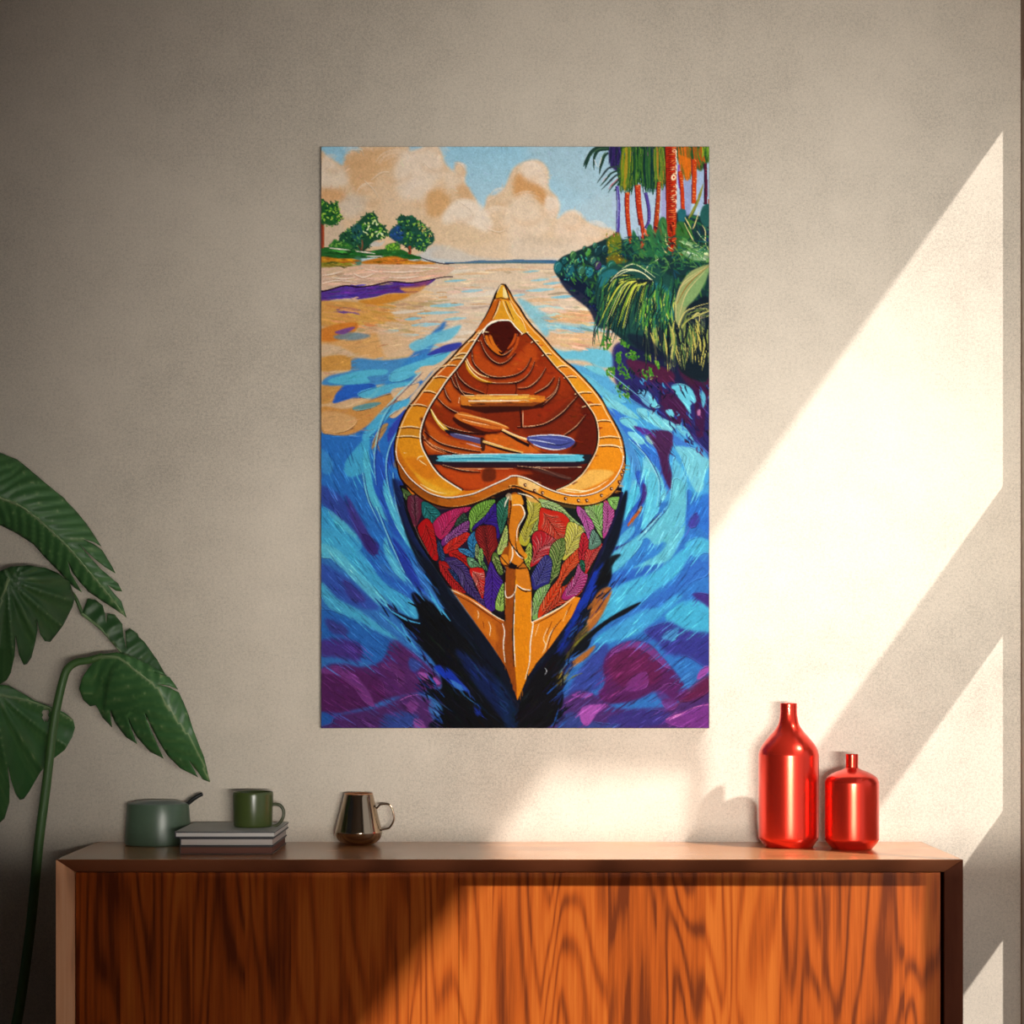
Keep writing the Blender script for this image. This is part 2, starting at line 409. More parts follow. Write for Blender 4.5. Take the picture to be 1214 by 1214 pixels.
# ------------------------------------------------------------------ potted plant
def leaf_mat(name, k=1., rough=.42):
    t = NT(name); a = t.node('ShaderNodeAttribute', attribute_name='vein'); v = t.coord()
    n = t.noise(v, 26, 4, .6)
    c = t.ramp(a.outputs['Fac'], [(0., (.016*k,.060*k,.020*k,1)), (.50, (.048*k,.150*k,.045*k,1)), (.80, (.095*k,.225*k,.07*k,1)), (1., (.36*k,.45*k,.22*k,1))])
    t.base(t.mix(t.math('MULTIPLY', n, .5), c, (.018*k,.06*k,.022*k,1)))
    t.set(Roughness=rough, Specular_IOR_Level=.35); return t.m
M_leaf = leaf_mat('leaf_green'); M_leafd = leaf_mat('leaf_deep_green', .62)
M_stem = plain('stem_green', (.06,.14,.035,1), .45); M_rib = plain('midrib_green', (.20,.30,.13,1), .5)
plant_base = Vector((-1.115,-.23,0))
plant = thing('potted_plant', 'tall green houseplant with big split drooping leaves, left of the sideboard', 'plant', plant_base)
def inside(pts, poly):
    x, y = pts[:,0], pts[:,1]; c = np.zeros(len(pts), bool); n = len(poly)
    for i in range(n):
        x1, y1 = poly[i]; x2, y2 = poly[(i+1)%n]
        if y1 == y2: continue
        c ^= ((y1 > y) != (y2 > y)) & (x < (x2-x1)*(y-y1)/(y2-y1)+x1)
    return c
def seg_dist(pts, line):
    """nearest distance (signed), arc length along line"""
    best = np.full(len(pts), 1e9); arc = np.zeros(len(pts)); sg = np.ones(len(pts)); acc = 0
    for a, b in zip(line, line[1:]):
        d = b-a; L = np.hypot(*d)
        if L < 1e-6: continue
        t = np.clip(((pts-a)@d)/L**2, 0, 1); q = a+t[:,None]*d; r = pts-q; dist = np.hypot(r[:,0], r[:,1])
        cr = d[0]*r[:,1]-d[1]*r[:,0]; m = dist < best
        best[m] = dist[m]; arc[m] = acc+t[m]*L; sg[m] = np.sign(cr[m]); acc += L
    return best*sg, arc, acc
def leaf(outline, midrib, depth, D, curl=.03, ripple=.004, spacing=13., slant=.75, fan=None, nfan=13, mat=None, hole=None, rib=True, step=3.0, twist=0.):
    """split leaf: outline and midrib in photo px; depth = forward offset (m) along the midrib"""
    O = np.array(outline, float); dense = []
    for i in range(len(O)):
        a, b = O[i], O[(i+1)%len(O)]; n = max(1, int(np.hypot(*(b-a))/4.))
        dense += [a+(b-a)*j/n for j in range(n)]
    B = np.array(dense)
    gx, gy = np.meshgrid(np.arange(O[:,0].min(), O[:,0].max(), step), np.arange(O[:,1].min(), O[:,1].max(), step))
    G = np.stack([gx.ravel()+(np.arange(gx.size)//gx.shape[1]%2)*step/2, gy.ravel()], 1)
    G = G[inside(G, O)]
    dB, _, _ = seg_dist(G, np.vstack([B, B[:1]])); G = G[np.abs(dB) > 1.4]
    allp = np.vstack([B, G])
    vs, es, fs, *_ = delaunay_2d_cdt([Vector(p) for p in allp], [], [list(range(len(B)))], 1, 1e-4)
    V = np.array([(v.x, v.y) for v in vs]); M = catmull(midrib, 8)
    s, arc, L = seg_dist(V, M); u = arc/L
    dep = np.interp(u, np.linspace(0,1,len(depth)), depth)
    if fan: ph = np.arctan2(V[:,1]-fan[1], V[:,0]-fan[0])*nfan + .012*np.hypot(V[:,0]-fan[0], V[:,1]-fan[1])
    else: ph = 2*np.pi*(arc-slant*np.abs(s))/spacing
    fade = np.clip(np.abs(s)/10, 0, 1)
    wv = np.sin(ph); rp = ripple*fade*(1-np.abs(np.sin(ph/2))**.7*1.6)
    off = dep - curl*(np.abs(s)/40)**1.6 + rp + twist*s/40
    me = bpy.data.meshes.new('leaf')
    co = [W(x, y, D-o)-plant_base for (x, y), o in zip(V, off)]
    F_ = [f for f in fs]
    if hole is not None:
        F_ = [f for f in F_ if ((sum(V[i][0] for i in f)/len(f)-hole[0])/hole[2])**2+((sum(V[i][1] for i in f)/len(f)-hole[1])/hole[3])**2 > 1]
    me.from_pydata(co, [], F_)
    vein = .50+.26*wv+.14*np.sin(ph*5.3+.2*s)*.6
    line = np.exp(-(np.abs(np.sin(ph/2))/.10)**2)*fade
    vein = np.maximum(vein, .55+.38*line); vein = np.where(np.abs(s) < 1.5, .97, vein)
    at = me.attributes.new('vein', 'FLOAT', 'POINT'); at.data.foreach_set('value', np.clip(vein,0,1).astype('f'))
    o = link('leaf', me, mat or M_leaf, plant, True)
    sm = o.modifiers.new('thickness', 'SOLIDIFY'); sm.thickness = .0012; sm.offset = -1
    if rib:
        mo = np.interp(np.linspace(0,1,len(M)), np.linspace(0,1,len(depth)), depth)
        pts = [W(x, y, D-d-.001)-plant_base for (x, y), d in zip(M, mo)]
        obj('midrib', tube(pts, list(np.linspace(.0034,.0008,len(pts))), 8), M_rib, o, smooth=True)
    return o
leaf([(-70,540),(-40,533),(0,537),(20,545),(34,556),(48,568),(60,578),(76,591),(79,595),(90,606),(103,622),(113,637),(120,648),(112,643),(97,638),(112,646),(121,652),(128,664),(133,672),(137,680),
      (124,672),(108,659),(93,644),(106,660),(120,675),(133,686),(140,692),(145,701),(137,700),(127,693),(134,702),(144,713),(150,732),(138,723),(118,710),(105,701),(95,690),(86,678),(80,664),(84,680),(92,693),(97,702),(88,696),
      (79,687),(68,675),(53,660),(40,645),(20,632),(0,622),(-30,612),(-70,600)],
     [(-70,556),(-30,572),(0,590),(26,601),(56,625),(82,650),(105,677),(128,704),(149,731)], [.10,.09,.075,.05,.02,-.01], 4.17, .045, .0038, 15, .9, twist=-.02)
leaf([(-50,690),(0,677),(13,672),(33,670.5),(53,673),(68.5,680),(82,689),(88,709),(85.7,719),(74,742),(59,761),(53,760),(47.5,752),(43,732),(44,746),(42,760),(37,779),(31.6,787),(27.7,788),(22.4,776),(18,752),(17,779),(13,797),(8,806),(0,811),(-40,815),(-60,780)],
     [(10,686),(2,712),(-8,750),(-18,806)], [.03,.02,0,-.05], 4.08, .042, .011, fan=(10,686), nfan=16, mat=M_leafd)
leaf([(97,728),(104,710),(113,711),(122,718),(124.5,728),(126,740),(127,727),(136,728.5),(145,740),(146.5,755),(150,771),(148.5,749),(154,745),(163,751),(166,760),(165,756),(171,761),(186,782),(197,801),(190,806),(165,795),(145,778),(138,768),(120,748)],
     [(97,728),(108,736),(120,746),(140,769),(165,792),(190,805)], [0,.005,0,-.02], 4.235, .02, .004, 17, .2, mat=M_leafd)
leaf([(103,786),(105,782),(120,775.7),(139,773.5),(158.5,779),(178,788.5),(190,796),(198,801),(188,798),(179,795),(190,799),(201,803),(211,817.5),(200,813),(186,811),(200,815),(212,821),(220.6,840),(230,868),(242,898),(249,927),(240,923.5),(234,914),(223,900),(230,912),(234.5,921),(214,910.6),(199,895.6),(187,876),(171,844),(182,872),(194,899),(178,891),(163,874),(156,862),(151,848),(156,865),(163,882),(150,874),(137,857),(133,848),(130.6,840),(131,850),(133,862),(122,850.6),(113.5,835.7),(107,837),(98.5,829),(94,816),(97.5,803.5),(105,792),(110,786)],
     [(103,784),(120,779),(140,780),(163,797),(188,818.5),(205.6,848.5),(227,878.5),(249,926)], [0,.035,.045,.04,.02,-.03], 4.135, .04, .0034, 17, -.9)
leaf([(-60,820),(0,811.5),(10,813),(25,821),(41,830.5),(62.6,838.7),(77,845),(87,853.5),(89,862.6),(85.7,874),(77,889),(64,899),(54,907),(46,918.6),(34.6,938),(28,947),(23,948),(18,940),(13,925),(9,905),(11.5,932),(11,951),(5,970),(0,974.6),(-30,985),(-50,960)],
     [(-40,815),(0,824),(30,830),(60,840),(86,853)], [.05,.05,.03,.0,-.03], 4.205, .010, .009, fan=(-6,818), nfan=17, hole=(54,848,4.2,7))
def stalk(pts, D0, D1, r0, r1, mat=None):
    Q = catmull(pts, 8); n = len(Q)
    P = [W(x, y, D0+(D1-D0)*i/(n-1))-plant_base for i, (x, y) in enumerate(Q)]
    return obj('stem', tube(P, list(np.linspace(r0, r1, n)), 12), mat or M_stem, plant, smooth=True)
stalk([(-8,1300),(8,1260),(22,1200),(36,1100),(46,1000),(55,930),(62,870),(68,835),(76,802),(82,791),(92,785),(105,783),(122,778)], 4.14, 4.125, .0115, .0072)
stalk([(-20,1290),(-25,1180),(-32,1000),(-30,850),(-22,720),(-5,690),(10,687)], 4.16, 4.06, .010, .005)
stalk([(-40,1280),(-62,1100),(-95,860),(-110,650),(-92,560),(-70,556)], 4.2, 4.07, .010, .005)
stalk([(-30,1290),(-45,1150),(-70,950),(-72,830),(-55,812),(-38,815)], 4.22, 4.16, .009, .005)
stalk([(-26,1295),(-52,1150),(-66,950),(-40,790),(20,712),(62,692),(86,704),(98,729)], 4.24, 4.235, .008, .0035)
M_pot = plain('terracotta_grey', (.16,.15,.14,1), .8); M_soil = plain('soil', (.035,.024,.016,1), .95)
obj('planter', lathe([(0,0),(.105,0),(.112,.006),(.148,.27),(.15,.285),(.145,.285),(.138,.262),(0,.262)], 48), M_pot, plant, sharp=40)
obj('soil', lathe([(.138,.255),(.09,.27),(0,.274)], 32), M_soil, plant, smooth=True)
# ------------------------------------------------------------------ the picture: pigments laid on stroke by stroke
PX0, PY0, PX1, PY1 = 381.0, 174.0, 840.5, 863.0     # picture edges in photo px
SS = 2.5
PW, PH = int((PX1-PX0)*SS), int((PY1-PY0)*SS)
IMG = np.zeros((PH, PW, 3), np.float32); IMG[:] = (.6,.6,.6)
HGT = np.zeros((PH, PW), np.float32)
rng = np.random.default_rng(11)
FR = [0., 0., 1.]; CLIP = [None]
FRAMES = dict(px=(0,0,1), A=(370,165,5.0583), B=(610,165,5.0583), C=(460,330,4.1862), D=(450,560,3.916), E=(370,390,4.856), F=(650,390,6.07),
  G=(370,640,5.0583), H=(610,640,5.0583), I=(480,590,9.338), J=(600,590,8.671), K=(730,560,10.117), L=(460,460,8.093), M=(600,460,8.093),
  N=(520,330,8.093), O=(690,170,7.832), Q=(375,230,8.093))
def fr(k): FR[:] = FRAMES[k]
def hexc(c):
    if isinstance(c, str): return np.array([int(c[i:i+2],16)/255 for i in (1,3,5)], np.float32)
    return np.array(c, np.float32)
def topx(pts): a = np.array(pts, float); return np.stack([FR[0]+a[:,0]/FR[2], FR[1]+a[:,1]/FR[2]], 1)
def tohi(p): return np.stack([(p[:,0]-PX0)*SS, (p[:,1]-PY0)*SS], 1)
def boxblur(a, r):
    if r < 1: return a
    for ax in (0, 1):
        p = np.pad(a, [(r+1, r) if i == ax else (0,0) for i in (0,1)], mode='edge'); c = np.cumsum(p, axis=ax, dtype=np.float64)
        n = a.shape[ax]; hi = np.take(c, range(2*r+1, 2*r+1+n), ax); lo = np.take(c, range(0, n), ax)
        a = ((hi-lo)/(2*r+1)).astype(np.float32)
    return a
def fillmask(p, pad):
    x0 = max(0, int(np.floor(p[:,0].min()))-pad); x1 = min(PW, int(np.ceil(p[:,0].max()))+pad+1)
    y0 = max(0, int(np.floor(p[:,1].min()))-pad); y1 = min(PH, int(np.ceil(p[:,1].max()))+pad+1)
    if x1 <= x0 or y1 <= y0: return None
    d = np.zeros((y1-y0, x1-x0+1), np.int32); n = len(p)
    for i in range(n):
        ax, ay = p[i]; bx_, by = p[(i+1)%n]
        if ay == by: continue
        if ay > by: ax, ay, bx_, by = bx_, by, ax, ay
        r0 = max(y0, int(np.ceil(ay-.5))); r1 = min(y1, int(np.ceil(by-.5)))
        if r1 <= r0: continue
        r = np.arange(r0, r1); xx = ax+(r+.5-ay)*(bx_-ax)/(by-ay)
        xi = np.clip(np.ceil(xx-.5).astype(int)-x0, 0, x1-x0); np.add.at(d, (r-y0, xi), 1)
    return x0, x1, y0, y1, (np.cumsum(d, 1)[:, :-1] & 1).astype(np.float32)
def lay(m, col, a=1., h=0.):
    x0, x1, y0, y1, k = m
    if CLIP[0] is not None: k = k*CLIP[0][y0:y1, x0:x1]
    k = (k*a)[..., None]; v = IMG[y0:y1, x0:x1]; v += k*(hexc(col)-v)
    if h: HGT[y0:y1, x0:x1] += k[..., 0]*h
SOFT = [.42]; EDGE = [0.]
def P(col, pts, soft=0., a=1., smooth=True, h=.25, per=5):
    q = tohi(topx(pts))
    if smooth: q = catmull(q, per, True)
    r = int(round(soft*SS*SOFT[0])); m = fillmask(q, 3*r+1)
    if m is None: return
    if r: m = m[:4]+(boxblur(boxblur(m[4], r), r),)
    lay(m, col, a, h)
    if EDGE[0] and smooth and rng.random() < EDGE[0]:      # painted dark and bright lines: shade and glint of a ridge along the patch's edge
        old = tuple(FR); fr('px'); z = np.stack([PX0+q[:,0]/SS, PY0+q[:,1]/SS], 1); n = len(z)
        for _ in range(2):
            i = rng.integers(n); L = int(n*rng.uniform(.12,.3)); seg = z[[(i+j)%n for j in range(max(3,L))]]
            if np.ptp(seg, 0).max() > 45: continue
            c = hexc(col)
            S(np.clip(c*.42+np.array([.0,.01,.05]), 0, 1), [tuple(v) for v in seg+[.5,.5]], .3, .2, .75, a=.75, smooth=False)
            S(np.clip(c*1.1+.13, 0, 1), [tuple(v) for v in seg-[.4,.5]], .3, .2, .7, a=.75, smooth=False)
        FR[:] = old
def ribbon(q, w0, w1, wm=None):
    n = len(q); t = np.linspace(0, 1, n)
    w = np.interp(t, [0,.5,1], [w0, (w0+w1)/2 if wm is None else wm, w1])/2
    d = np.gradient(q, axis=0); d /= np.maximum(np.hypot(d[:,0], d[:,1]), 1e-6)[:,None]; nn = np.stack([-d[:,1], d[:,0]], 1)
    return np.vstack([q+nn*w[:,None], (q-nn*w[:,None])[::-1]])
WK = [1.]
def S(col, pts, w=1.5, w1=None, wm=None, a=1., soft=0., h=.35, smooth=True):
    """brush stroke; widths in photo px"""
    q = tohi(topx(pts))
    if smooth and len(q) > 2: q = catmull(q, 6)
    if w1 is None: w1 = w
    K = SS*WK[0]; z = ribbon(q, w*K, w1*K, None if wm is None else wm*K)
    r = int(round(soft*SS*.6)); m = fillmask(z, 3*r+1)
    if m is None: return
    if r: m = m[:4]+(boxblur(boxblur(m[4], r), r),)
    lay(m, col, a, h)
def clip(pts=None, smooth=True):
    if pts is None: CLIP[0] = None; return
    q = tohi(topx(pts)); q = catmull(q, 5, True) if smooth else q
    m = fillmask(q, 1); k = np.zeros((PH, PW), np.float32)
    if m is not None: k[m[2]:m[3], m[0]:m[1]] = m[4]
    CLIP[0] = k
def at(x, y):
    i = int((y-PY0)*SS); j = int((x-PX0)*SS)
    return IMG[min(max(i,0),PH-1), min(max(j,0),PW-1)].copy()
def repaint(poly, ang, n, L=10., w=2., jit=.10, hue=.03, curve=.15, a=.85):
    """loose strokes that pick up the paint beneath them and drag it along ang(x,y)"""
    q = topx(poly); old = tuple(FR); lo, hi = q.min(0), q.max(0); k = 0
    fr('px')
    while k < n:
        pts = rng.uniform(lo, hi, (n, 2)); pts = pts[inside(pts, q)]
        if len(pts) == 0: break
        for x, y in pts:
            k += 1
            if k > n: break
            c = np.clip(at(x, y)*(1+rng.normal(0, jit))+rng.normal(0, hue, 3), 0, 1)
            l = L*rng.uniform(.5, 1.4); P_ = [(x, y)]; th = ang(x, y)+rng.normal(0, curve)
            for _ in range(3):
                x += math.cos(th)*l/3; y += math.sin(th)*l/3; P_.append((x, y)); th = ang(x, y)+rng.normal(0, curve)
            S(c, P_, w*rng.uniform(.3,.7), w*.2, w*rng.uniform(.6,1.3), a=a, h=.3)
    FR[:] = old
def dabs(poly, cols, n, L=4., w=2., ang=None, spread=1.5):
    q = topx(poly); old = tuple(FR); lo, hi = q.min(0), q.max(0); fr('px'); k = 0
    while k < n:
        pts = rng.uniform(lo, hi, (n, 2)); pts = pts[inside(pts, q)]
        if len(pts) == 0: break
        for x, y in pts:
            k += 1
            if k > n: break
            th = (ang if ang is not None else 0)+rng.normal(0, spread); l = L*rng.uniform(.6,1.4)
            S(cols[rng.integers(len(cols))], [(x-math.cos(th)*l/2, y-math.sin(th)*l/2), (x, y-.3), (x+math.cos(th)*l/2, y+math.sin(th)*l/2)], w*.4, w*.3, w*rng.uniform(.6,1.2), h=.4)
    FR[:] = old
def fringe(outline, cols, n, L=2.6, w=1.5, out=2.):
    q = catmull(topx(outline), 8, True); c = q.mean(0); old = tuple(FR); fr('px')
    for _ in range(n):
        p = q[rng.integers(len(q))]; d = (p-c)/max(1e-6, np.hypot(*(p-c))); p = p+d*rng.uniform(-1.5, out); th = math.atan2(d[1], d[0])+rng.normal(0, .9); l = L*rng.uniform(.5,1.2)
        S(cols[rng.integers(len(cols))], [(p[0]-math.cos(th)*l/2, p[1]-math.sin(th)*l/2), (p[0]+math.cos(th)*l/2, p[1]+math.sin(th)*l/2)], w, w*.3, h=.4)
    FR[:] = old

# ---- sky
fr('px')
for i in range(24):
    y = 170+i*6; f = i/23
    c = hexc('#93c2dc')*(1-f)+hexc('#b6cfdc')*f
    P(c, [(375,y),(850,y),(850,y+16),(375,y+16)], smooth=False, h=0)
P('#a1bfcf', [(640,165),(850,165),(850,300),(760,290),(700,240),(640,200)], 14, .75)
P('#aac3d0', [(690,240),(850,230),(850,330),(720,300)], 10, .6)
# clouds
fr('A')
P('#dcbc9b', [(40,120),(100,110),(150,140),(190,158),(198,100),(238,68),(290,78),(300,40),(560,38),(585,75),(640,60),(700,40),(750,40),(780,90),(800,150),(850,195),(858,145),(895,145),(925,195),(915,250),(955,320),(985,365),(1000,420),(1060,620),(1000,700),(600,720),(300,700),(40,760)], 3, 1)
fr('px')
P('#d9bd9f', [(571,250),(578,233),(588,231),(598,222),(606,204),(613,196),(625,191),(640,191),(650,203),(650,222),(660,234),(663,247),(660,260),(671,252),(682,251),(696,263),(710,269),(724,272),(736,282),(735,300),(690,312),(560,312),(520,300),(540,268)], 3, 1)
P('#b9c2c8', [(500,300),(520,290),(545,296),(560,303),(600,308),(660,306),(668,314),(490,314)], 4, .75)
fr('A')
P('#e7d3bd', [(60,150),(110,125),(170,170),(240,180),(220,260),(160,290),(60,290)], 5, .9)
P('#cfc2b3', [(180,350),(260,330),(330,360),(310,430),(220,480),(150,420)], 8, .7)
P('#cbb6a2', [(80,480),(160,470),(200,560),(180,640),(80,640)], 8, .7)
P('#d3a67c', [(190,150),(260,80),(360,60),(480,60),(540,110),(480,180),(400,200),(360,300),(280,330),(230,260)], 7, .75)
P('#e6d2be', [(500,150),(560,70),(640,70),(720,60),(780,120),(790,200),(730,280),(680,350),(600,380),(520,350),(500,260)], 9, .9)
P('#dcbfa2', [(420,300),(520,360),(640,390),(700,330),(690,460),(560,480),(430,470)], 10, .75)
P('#cf9f71', [(690,330),(760,300),(800,330),(830,360),(800,430),(740,470),(690,450)], 6, .8)
P('#d6a276', [(60,300),(180,310),(200,350),(150,380),(60,370)], 7, .8)
P('#cda078', [(860,270),(930,290),(960,360),(880,350)], 5, .6)
P('#e4cfb9', [(790,200),(870,180),(910,220),(880,280),(820,300),(790,260)], 6, .7)
P('#ebdac8', [(780,470),(830,400),(910,365),(990,380),(1050,440),(1080,530),(1040,560),(960,520),(870,500),(790,520)], 5, .9)
P('#d9bd9d', [(700,480),(780,500),(860,520),(1000,560),(1080,580),(980,660),(760,640),(690,560)], 9, .7)
P('#dbc4ac', [(740,660),(1000,640),(1214,600),(1214,720),(1100,730),(760,730)], 7, .45)
fr('B')
P('#c98f5d', [(0,230),(60,210),(130,240),(190,330),(195,410),(150,380),(80,330),(0,350)], 6, .75)
P('#e8d3bf', [(40,180),(100,130),(160,150),(190,200),(190,290),(130,270),(60,240)], 6, .9)
P('#ead6c4', [(190,350),(260,370),(260,430),(220,480),(180,430)], 5, .85)
P('#e4cdb6', [(-60,420),(20,360),(110,380),(190,460),(210,540),(120,600),(-40,600)], 9, .8)
P('#e3cab3', [(250,500),(340,445),(400,500),(520,560),(480,640),(330,640),(240,580)], 7, .85)
P('#d8c8b8', [(0,600),(200,600),(400,640),(330,710),(0,720)], 8, .6)
P('#c9b39c', [(60,560),(160,590),(300,580),(360,620),(200,640),(40,620)], 6, .5)
fr('px')
cloudang = lambda x, y: -.5+.9*math.sin(x*.06)+.6*math.sin(y*.11+x*.03)
repaint([(381,174),(730,174),(735,300),(381,305)], cloudang, 900, 6, 1.6, .045, .012, .5, .6)
repaint([(640,174),(840,174),(840,300),(730,290)], lambda x,y: .3, 220, 6, 2., .025, .008, .5, .6)
for cx, cy, r, t0, t1 in ((395,195,14,3.2,5.2),(425,185,20,3.4,5.6),(470,200,26,3.6,5.8),(515,190,22,3.8,6.0),(545,202,9,4,6.3),(548,252,18,3.4,6.1),(595,235,14,3.6,5.2),(628,205,15,3.3,6.2),(625,250,26,3.6,5.6),(650,245,14,4.2,6.3),(678,262,15,3.6,6.1),(705,276,16,4,6.2),(590,262,20,3.5,5.4),(500,232,20,3.2,5.0),(440,232,18,3.4,5.2)):
    for j in range(7):
        t = np.linspace(t0+rng.uniform(-.2,.5), t1-rng.uniform(-.2,.5), 5); rr = r*(1-.10*j)+rng.normal(0,.5)
        S('#efdccb' if j < 4 else '#e6cdb6', [(cx+rr*math.cos(v), cy+rr*.85*math.sin(v)) for v in t], .8, .5, 2.6, a=.42-.04*j, soft=.8)
    t = np.linspace(.3, 2.8, 5); S('#c99a72', [(cx+r*.8*math.cos(v), cy+r*.6*math.sin(v)) for v in t], 2, 1.5, 6, a=.28, soft=4)
for pts in ([(416,178),(428,178),(432,186)],[(440,214),(452,205),(462,204)],[(432,214),(444,226),(449,236)],[(502,192),(508,198),(512,201)],[(481,175),(486,182)],[(538,193),(546,195),(552,204)],[(543,238),(556,247),(561,256)],[(578,238),(588,233)],[(575,270),(590,275),(600,272)]):
    S('#efe0d0', pts, .6, .3, 1.1, a=.6); S('#a98d74', [(x+.6,y+1.4) for x, y in pts], .4, .2, .7, a=.5)

# ---- far shore
fr('A')
P('#39678c', [(800,740),(900,738),(1000,728),(1100,730),(1214,724),(1340,726),(1460,728),(1460,750),(1200,746),(1000,752),(830,752)], 0, 1)
S('#2c5a64', [(830,748),(1000,746),(1200,742),(1400,746)], 1.2, .8, 1.6)

# ---- water, upper peach part
fr('px')
P('#d0b497', [(375,313),(850,313),(850,470),(375,520)], smooth=False, h=0)
P('#cfa982', [(381,365),(440,352),(500,345),(520,362),(500,400),(470,450),(440,510),(381,520)], 10, .8)
P('#d8c4ae', [(520,318),(660,316),(680,350),(700,400),(640,420),(560,400),(500,400),(500,360)], 10, .7)
repaint([(381,316),(700,316),(720,440),(560,380),(381,470)], lambda x,y: .05*math.sin(x*.2), 500, 20, 3.2, .07, .02, .10, .8)
W1 = ['#8ec3d3','#7fbdd4','#94c6d6','#a5cbd6']
for x,y,l,w in ((540,333,26,3),(530,362,40,5),(520,371,50,4),(505,385,34,5),(490,378,20,4),(640,332,22,3),(640,344,34,4),(668,352,30,4),(650,372,34,6),(660,390,36,7),(690,398,30,7),(680,420,36,8),(615,350,16,3),(634,365,26,5),(480,398,34,5),(462,393,22,5),(540,378,26,4),(630,322,20,2),(655,336,22,3),(660,328,14,2),(560,345,26,4),(505,412,30,5)):
    S(W1[rng.integers(4)], [(x-l/2,y+1),(x,y),(x+l/2,y-1)], w*.3, w*.2, w, a=.9)
for x,y,l,w in ((560,325,40,3),(600,320,50,4),(640,318,40,3),(650,380,60,8),(690,372,46,8),(640,356,44,5),(690,408,52,9),(670,340,30,4),(480,345,40,5),(450,368,50,7),(500,355,40,5),(540,352,40,4),(525,340,34,4),(575,334,34,4)):
    S(['#d6b18d','#d3a77c','#dcbd9d','#d9bba0'][rng.integers(4)], [(x-l/2,y+1),(x,y-.5),(x+l/2,y)], w*.4, w*.2, w, a=.9)
for x,y,l,w in ((560,350,60,7),(540,322,44,4),(590,345,30,6),(545,395,40,6),(530,404,46,6),(480,370,46,4),(620,395,20,7)):
    S('#ddd0c0', [(x-l/2,y+2),(x,y),(x+l/2,y-2)], w*.4, w*.2, w, a=.85)
for x,y,l,w in ((539,360,8,1.4),(524,347,14,1.),(572,361,30,1.),(500,402,20,1.2),(432,380,44,1.2),(560,341,20,.8)):
    S('#b9824e', [(x-l/2,y),(x,y-.5),(x+l/2,y)], w*.4, w*.2, w, a=.9)
# right: peach patches and blue
fr('F')
P('#6fb6d0', [(0,130),(120,160),(300,130),(420,150),(480,220),(480,270),(380,280),(260,230),(120,220),(0,200)], 3, 1)
P('#d6ae8c', [(-60,20),(120,0),(260,10),(370,40),(380,80),(300,120),(220,160),(120,120),(-40,110)], 3, 1)
fr('C')
P('#d7aa80', [(780,180),(900,160),(1000,190),(1020,215),(930,230),(800,220)], 3, .9)
P('#d8b08c', [(800,290),(900,255),(1010,260),(1050,300),(990,340),(920,350),(850,330)], 3, .9)
P('#ddc6ae', [(700,130),(860,130),(900,150),(800,170),(690,160)], 3, .8)
P('#78bcd4', [(640,100),(700,120),(760,180),(800,260),(780,290),(740,240),(690,180)], 3, .8)
P('#7cc0d6', [(820,215),(940,230),(1040,200),(1060,250),(1000,260),(880,260)], 3, .75)
repaint([(640,100),(1050,150),(1060,340),(860,340)], lambda x,y: .12, 160, 16, 2.6, .06, .02, .12, .8)

# ---- left bank
fr('Q')
P('#d9b49c', [(0,720),(200,700),(400,685),(640,672),(900,675),(1214,690),(1330,715),(1200,800),(1050,835),(900,850),(720,840),(540,880),(280,880),(100,930),(0,940)], 0, 1)
repaint([(40,720),(640,680),(1214,700),(1000,830),(280,870),(50,910)], lambda x,y: -.06, 150, 16, 2., .05, .015, .12, .9)
for pts in ([(60,860),(200,830),(400,850)],[(360,760),(450,800),(560,760)],[(640,745),(820,750),(1060,735)],[(470,720),(600,745)],[(60,780),(150,770),(260,740)],[(700,800),(850,805),(980,790)],[(150,800),(260,815),(380,800)],[(900,700),(1050,705),(1180,710)]):
    S('#f2dfcf', pts, .6, .4, 1.3); S('#a8826c', [(x,y+14) for x,y in pts], .4, .3, .8, a=.7)
P('#5f3f93', [(0,935),(100,925),(280,880),(540,885),(720,842),(900,852),(1040,838),(1150,815),(1060,880),(960,900),(820,910),(850,930),(980,935),(920,950),(700,955),(560,990),(400,1010),(200,1010),(0,1040)], 0, 1)
P('#8e4f74', [(820,870),(960,850),(1100,830),(1040,880),(900,900)], 2, .8)
repaint([(40,940),(280,890),(720,850),(900,870),(700,950),(400,1005),(50,1030)], lambda x,y: -.08, 120, 12, 1.8, .10, .03, .1)
S('#2a1430', [(0,945),(110,925),(270,882),(400,893),(540,880),(720,842),(900,855),(1040,835),(1214,800),(1310,795)], 1.6, 1.0, 1.7)
P('#c98534', [(400,1030),(560,1000),(700,960),(900,960),(830,1010),(640,1060),(520,1070)], 2, .9)
P('#c88a4a', [(800,900),(960,895),(1060,870),(1000,930),(900,960)], 2, .8)
# orange-tan water on the left
P('#d19a58', [(0,1045),(200,1030),(400,1040),(520,1075),(640,1120),(700,1190),(600,1240),(0,1260)], 2, .95)
P('#6d4b8c', [(170,1130),(230,1095),(300,1105),(270,1135),(190,1140)], .5, 1)
fr('px')
repaint([(381,360),(450,360),(470,390),(381,395)], lambda x,y: .12, 110, 18, 3., .06, .02, .1)
fr('E')
P('#d5a06a', [(55,30),(200,40),(400,20),(560,60),(480,130),(380,170),(240,150),(120,180),(55,190)], 3, .9)
P('#cd7d33', [(55,0),(240,-40),(260,0),(180,60),(55,70)], 2, .9)
P('#cfb295', [(55,90),(150,100),(250,150),(150,170),(55,160)], 3, .9)
P('#6a8ba0', [(130,40),(240,20),(340,40),(250,65),(150,60)], 2, .8)
P('#74509a', [(130,20),(200,-5),(250,-10),(190,30)], 1, .9)
P('#d4b394', [(380,0),(520,20),(640,60),(700,130),(560,150),(430,160),(400,100)], 4, .8)
P('#c9924f', [(55,170),(170,150),(250,190),(260,230),(130,240),(55,240)], 2, .95)
EDGE[0] = .75; SOFT[0] = .30
